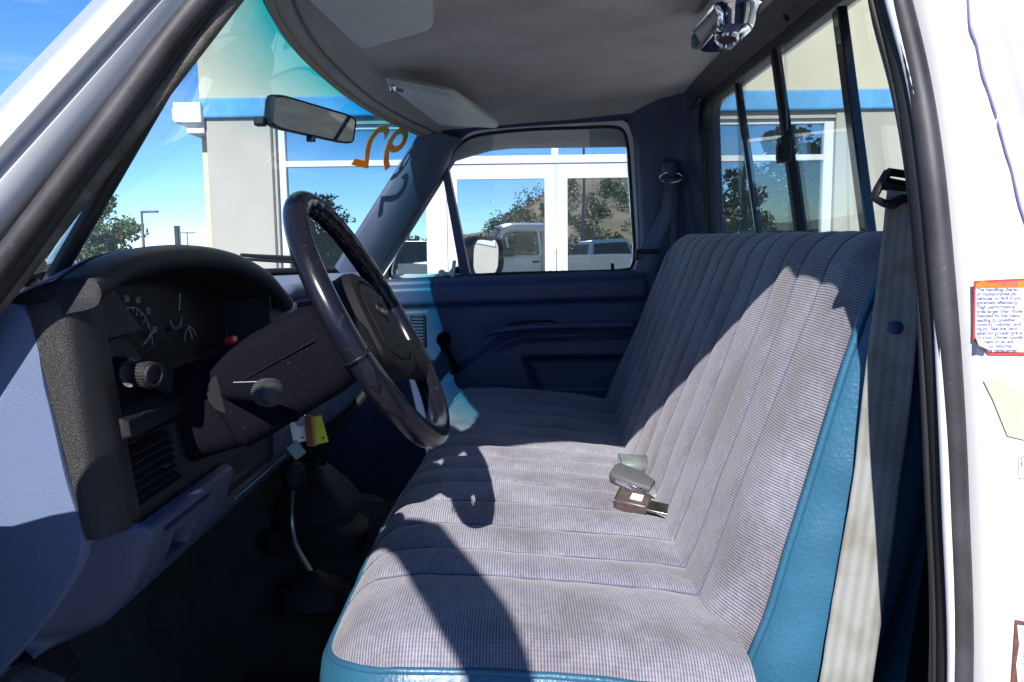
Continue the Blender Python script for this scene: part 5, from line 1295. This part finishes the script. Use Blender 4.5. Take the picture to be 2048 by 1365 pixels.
hb = MB().grid([hloop(.6, -.055), hloop(.85, -.040), hloop(.97, -.018), hloop(.985, .002), hloop(.94, .012), hloop(.80, .0155), hloop(.77, .0150), hloop(.755, .0125), hloop(.735, .0125), hloop(.72, .0155), hloop(.5, .018), hloop(.05, .019)], cv=True)
hb.obj("horn_pad", "hub_plastic", wheel, smooth=28)
ov = [V((.024*math.cos(a), .012*math.sin(a), 0)) for a in [2*math.pi*k/28 for k in range(28)]]
MB().grid([[WR(p.x*s, p.y*s+.005, c_) for p in ov] for s, c_ in ((1.1, .017), (1.05, .0205), (.95, .0210), (.9, .0188), (.02, .0188))], cv=True).obj("emblem", "black_plastic", wheel, smooth=40)
text("emblem_script", "Ford", WR(-.0165, -.0005, .0192), WR(1, 0)-WC, WR(0, 1)-WC, .0155, "rear_trim", wheel, extr=.0003, shear=.3)
for s in (-1, 1):
    MB().add([WR(s*.045-.004, .036, .0178), WR(s*.045+.006, .034, .0178), WR(s*.045+.001, .026, .0182)], [(0, 1, 2)]).obj("horn_mark", "rear_trim", wheel, smooth=0)
# --- column shroud
def rloop(c_, w, b0, b1, r, sh=0): return [W(q[0]+sh, (b0+b1)/2+q[1], c_) for q in rrect(w, b1-b0, r, 4)]
col = MB().grid([rloop(-.045, .08, -.045, .035, .03), rloop(-.055, .112, -.065, .056, .03), rloop(-.075, .118, -.070, .062, .028), rloop(-.20, .124, -.074, .064, .028), rloop(-.235, .124, -.074, .060, .028)], cv=True)
n_ = 20; col.f.append(tuple(range(len(rrect(1, 1, .1, 4)))))
colo = col.obj("steering_column", "column_plastic", truck, smooth=50)
MB().grid([rloop(-.232, .118, -.072, .056, .028), rloop(-.236, .134, -.070, .068, .03), rloop(-.29, .140, -.058, .072, .03), rloop(-.34, .150, -.050, .074, .03)], cv=True).obj("column_collar", "column_plastic", colo, smooth=50)
MB().tube([W(-.0625, .012, c_) for c_ in (-.07, -.15, -.23)], .0012, n=4).obj("shroud_seam", "gauge_black", colo)
hz = at(461, 681, Y=1.27); MB().box(hz, (.016, .024, .012), Matrix.Rotation(-.3, 3, 'Y')).obj("hazard_button", "red_plastic", colo, bevel=.003)
k1, k0 = at(545, 786, Y=.955), at(468, 784, Y=1.06)
ax = (k1-k0).normalized(); LL = (k1-k0).length
st = MB().tube([k0-ax*.02, k0, k0.lerp(k1, .8)], [.012, .0125, .0135], n=14).obj("indicator_stalk", "column_plastic", colo, smooth=60)
MB().lathe(k1-ax*.03, ax, [(0, .012), (.004, .0168), (.024, .0168), (.027, .0148), (.032, .0144), (.035, .012), (.0365, .005)], n=28).obj("stalk_knob", "knob_grey", st, smooth=40)
kb = MB(); u = V((0, 0, 1)); u = (u-ax*u.dot(ax)).normalized(); w_ = ax.cross(u)
for k in range(36):
    a = 2*math.pi*k/36; kb.box(k1-ax*.016+(u*math.cos(a)+w_*math.sin(a))*.0169, (.018, .0016, .0016), Matrix((ax, u*-math.sin(a)+w_*math.cos(a), u*math.cos(a)+w_*math.sin(a))).transposed())
kb.obj("knurling", "rear_trim", st, smooth=0)
MB().tube([k0+V((0, 0, .0127)), k0.lerp(k1, .7)+V((0, 0, .0138))], .0008, n=4).obj("stalk_line", "gauge_white", st)
MB().grid([[k0-ax*.02+(u*math.cos(a)+w_*math.sin(a))*r for a in [2*math.pi*k/16 for k in range(16)]] for r in (.030, .018, .012)], cv=True).obj("stalk_boot", "black_rubber", st)
t0, t1 = at(566, 812, Y=1.07), at(588, 838, Y=1.03)
MB().tube([t0, t0.lerp(t1, .5)+V((0, 0, -.002)), t1], [.012, .011, .008], n=8, flat=.6).obj("tilt_lever", "column_plastic", colo, smooth=60)

# --- key tags hanging from the ignition, floor mat
KG = "tags hanging from the ignition key"
def hang(name, px, w, h, mat, label, cat, rz, Yd=1.20, ry=0, th=.0012, hole=True):
    p = at(*px, Y=Yd); R_ = Matrix.Rotation(rz, 3, 'Z') @ Matrix.Rotation(ry, 3, 'Y')
    root = thing(name, p, label, cat, KG)
    MB().box(p, (w, th, h), R_).obj("tag", mat, root, bevel=.0008, seg=1)
    if hole: MB().lathe(p+R_ @ V((w*.18, -th*.5-.0004, -h*.32)), R_ @ V((0, -1, 0)), [(0, .0018), (.0006, .0018)], n=10).obj("hole", "gauge_black", root)
    return root
hang("paper_tag", (597, 862), .022, .036, "tag_white", "white paper key tag hanging below the steering column", "key tag", .2, ry=-.15)
hang("wooden_tag", (620, 862), .016, .048, "tag_brown", "brown key tag between the white and the yellow tags", "key tag", -.5, Yd=1.195, ry=-.12, th=.006, hole=False)
hang("plastic_tag", (638, 860), .019, .044, "tag_yellow", "bright yellow-green key tag hanging below the steering column", "key tag", .1, Yd=1.205, ry=-.22)
hang("key_fob", (592, 900), .020, .026, "tag_teal", "dark teal key fob hanging lowest under the white tag", "key fob", .4, Yd=1.20, ry=-.6, th=.006, hole=False)
kp = at(603, 838, Y=1.20); kr = thing("ignition_key", kp, "small metal ignition key above the white paper tag", "key", None)
MB().lathe(kp+V((0, -.002, -.002)), (0, -1, 0), [(0, .010), (.002, .010)], n=16).box(kp+V((0, 0, .02)), (.006, .002, .026)).obj("blade", "chrome", kr)
mp_ = at(690, 1260, Z=.78)
b = MB()
for k in range(15): b.box((-.52+.03*k, 1.27, .742), (.010, .36, .006))
fm_ = thing("floor_mat", (-.31, 1.27, .72), "black ribbed rubber mat on the driver's floor", "mat")
MB().box((-.31, 1.27, .733), (.46, .40, .012)).obj("mat_sheet", "mat_rubber", fm_, bevel=.005)
for k in range(15): MB().box((-.52+.03*k, 1.27, .742), (.010, .36, .006)).obj("rib", "mat_rubber", fm_, smooth=0)

# --- the driver's door, swung open past the left edge of the view
HX, HY, ANG = -.57, .77, math.radians(70)
Rz = Matrix.Rotation(-ANG, 3, 'Z')
def swing(p): p = V(p); return V((HX, HY, 0))+Rz @ V((p.x-HX, p.y-HY, p.z))
def sw(mbd):
    mbd.v = [swing(p) for p in mbd.v]; return mbd
def frame_loop(k):       # side window opening of the swung door: distance from the hinge, height (k 0 inner edge, 1 outer edge)
    a_ = [(.270, 1.472), (.315, 1.600), (.43, 1.742), (.60, 1.862), (.685, 1.893), (.715, 1.899), (.78, 1.900), (.92, 1.905), (1.03, 1.895), (1.075, 1.855), (1.095, 1.70), (1.105, 1.55), (1.10, 1.470), (.6, 1.470)]
    o_ = [(.215, 1.445), (.255, 1.600), (.372, 1.772), (.575, 1.925), (.660, 1.968), (.695, 1.983), (.77, 1.985), (.93, 1.990), (1.07, 1.980), (1.15, 1.90), (1.17, 1.70), (1.175, 1.55), (1.17, 1.440), (.6, 1.440)]
    return smooth_path([V((HX+lerp(p[0], q[0], k), HY-.035-.10*(lerp(p[1], q[1], k)-1.47), lerp(p[1], q[1], k))) for p, q in zip(a_, o_)], 4, closed=True)
dpoly = [(-.02, .74), (-.02, 1.25), (.02, 1.315), (.07, 1.375), (.14, 1.43), (.24, 1.466), (1.175, 1.466), (1.175, .74)]
ddoor = sw(MB().prism([V((HX+a, .69, z)) for a, z in dpoly], (0, .09, 0))).obj("driver_door", "navy_trim", truck, bevel=.02)
sw(MB().prism([V((HX+a-.004, .676, z-.004)) for a, z in dpoly], (0, .013, 0))).obj("outer_skin", "white_paint", ddoor, bevel=.004)
sw(MB().ring([p+V((0, -.02, 0)) for p in frame_loop(0)], [p+V((0, -.02, 0)) for p in frame_loop(1)], (0, .06, 0))).obj("door_frame", "white_paint", ddoor, smooth=40, bevel=.005)
g_ = frame_loop(.05); sw(MB().add([p+V((0, 0, -.34)) for p in g_], [tuple(range(len(g_)))])).obj("drop_glass", "side_glass", ddoor, smooth=0, recalc=False)
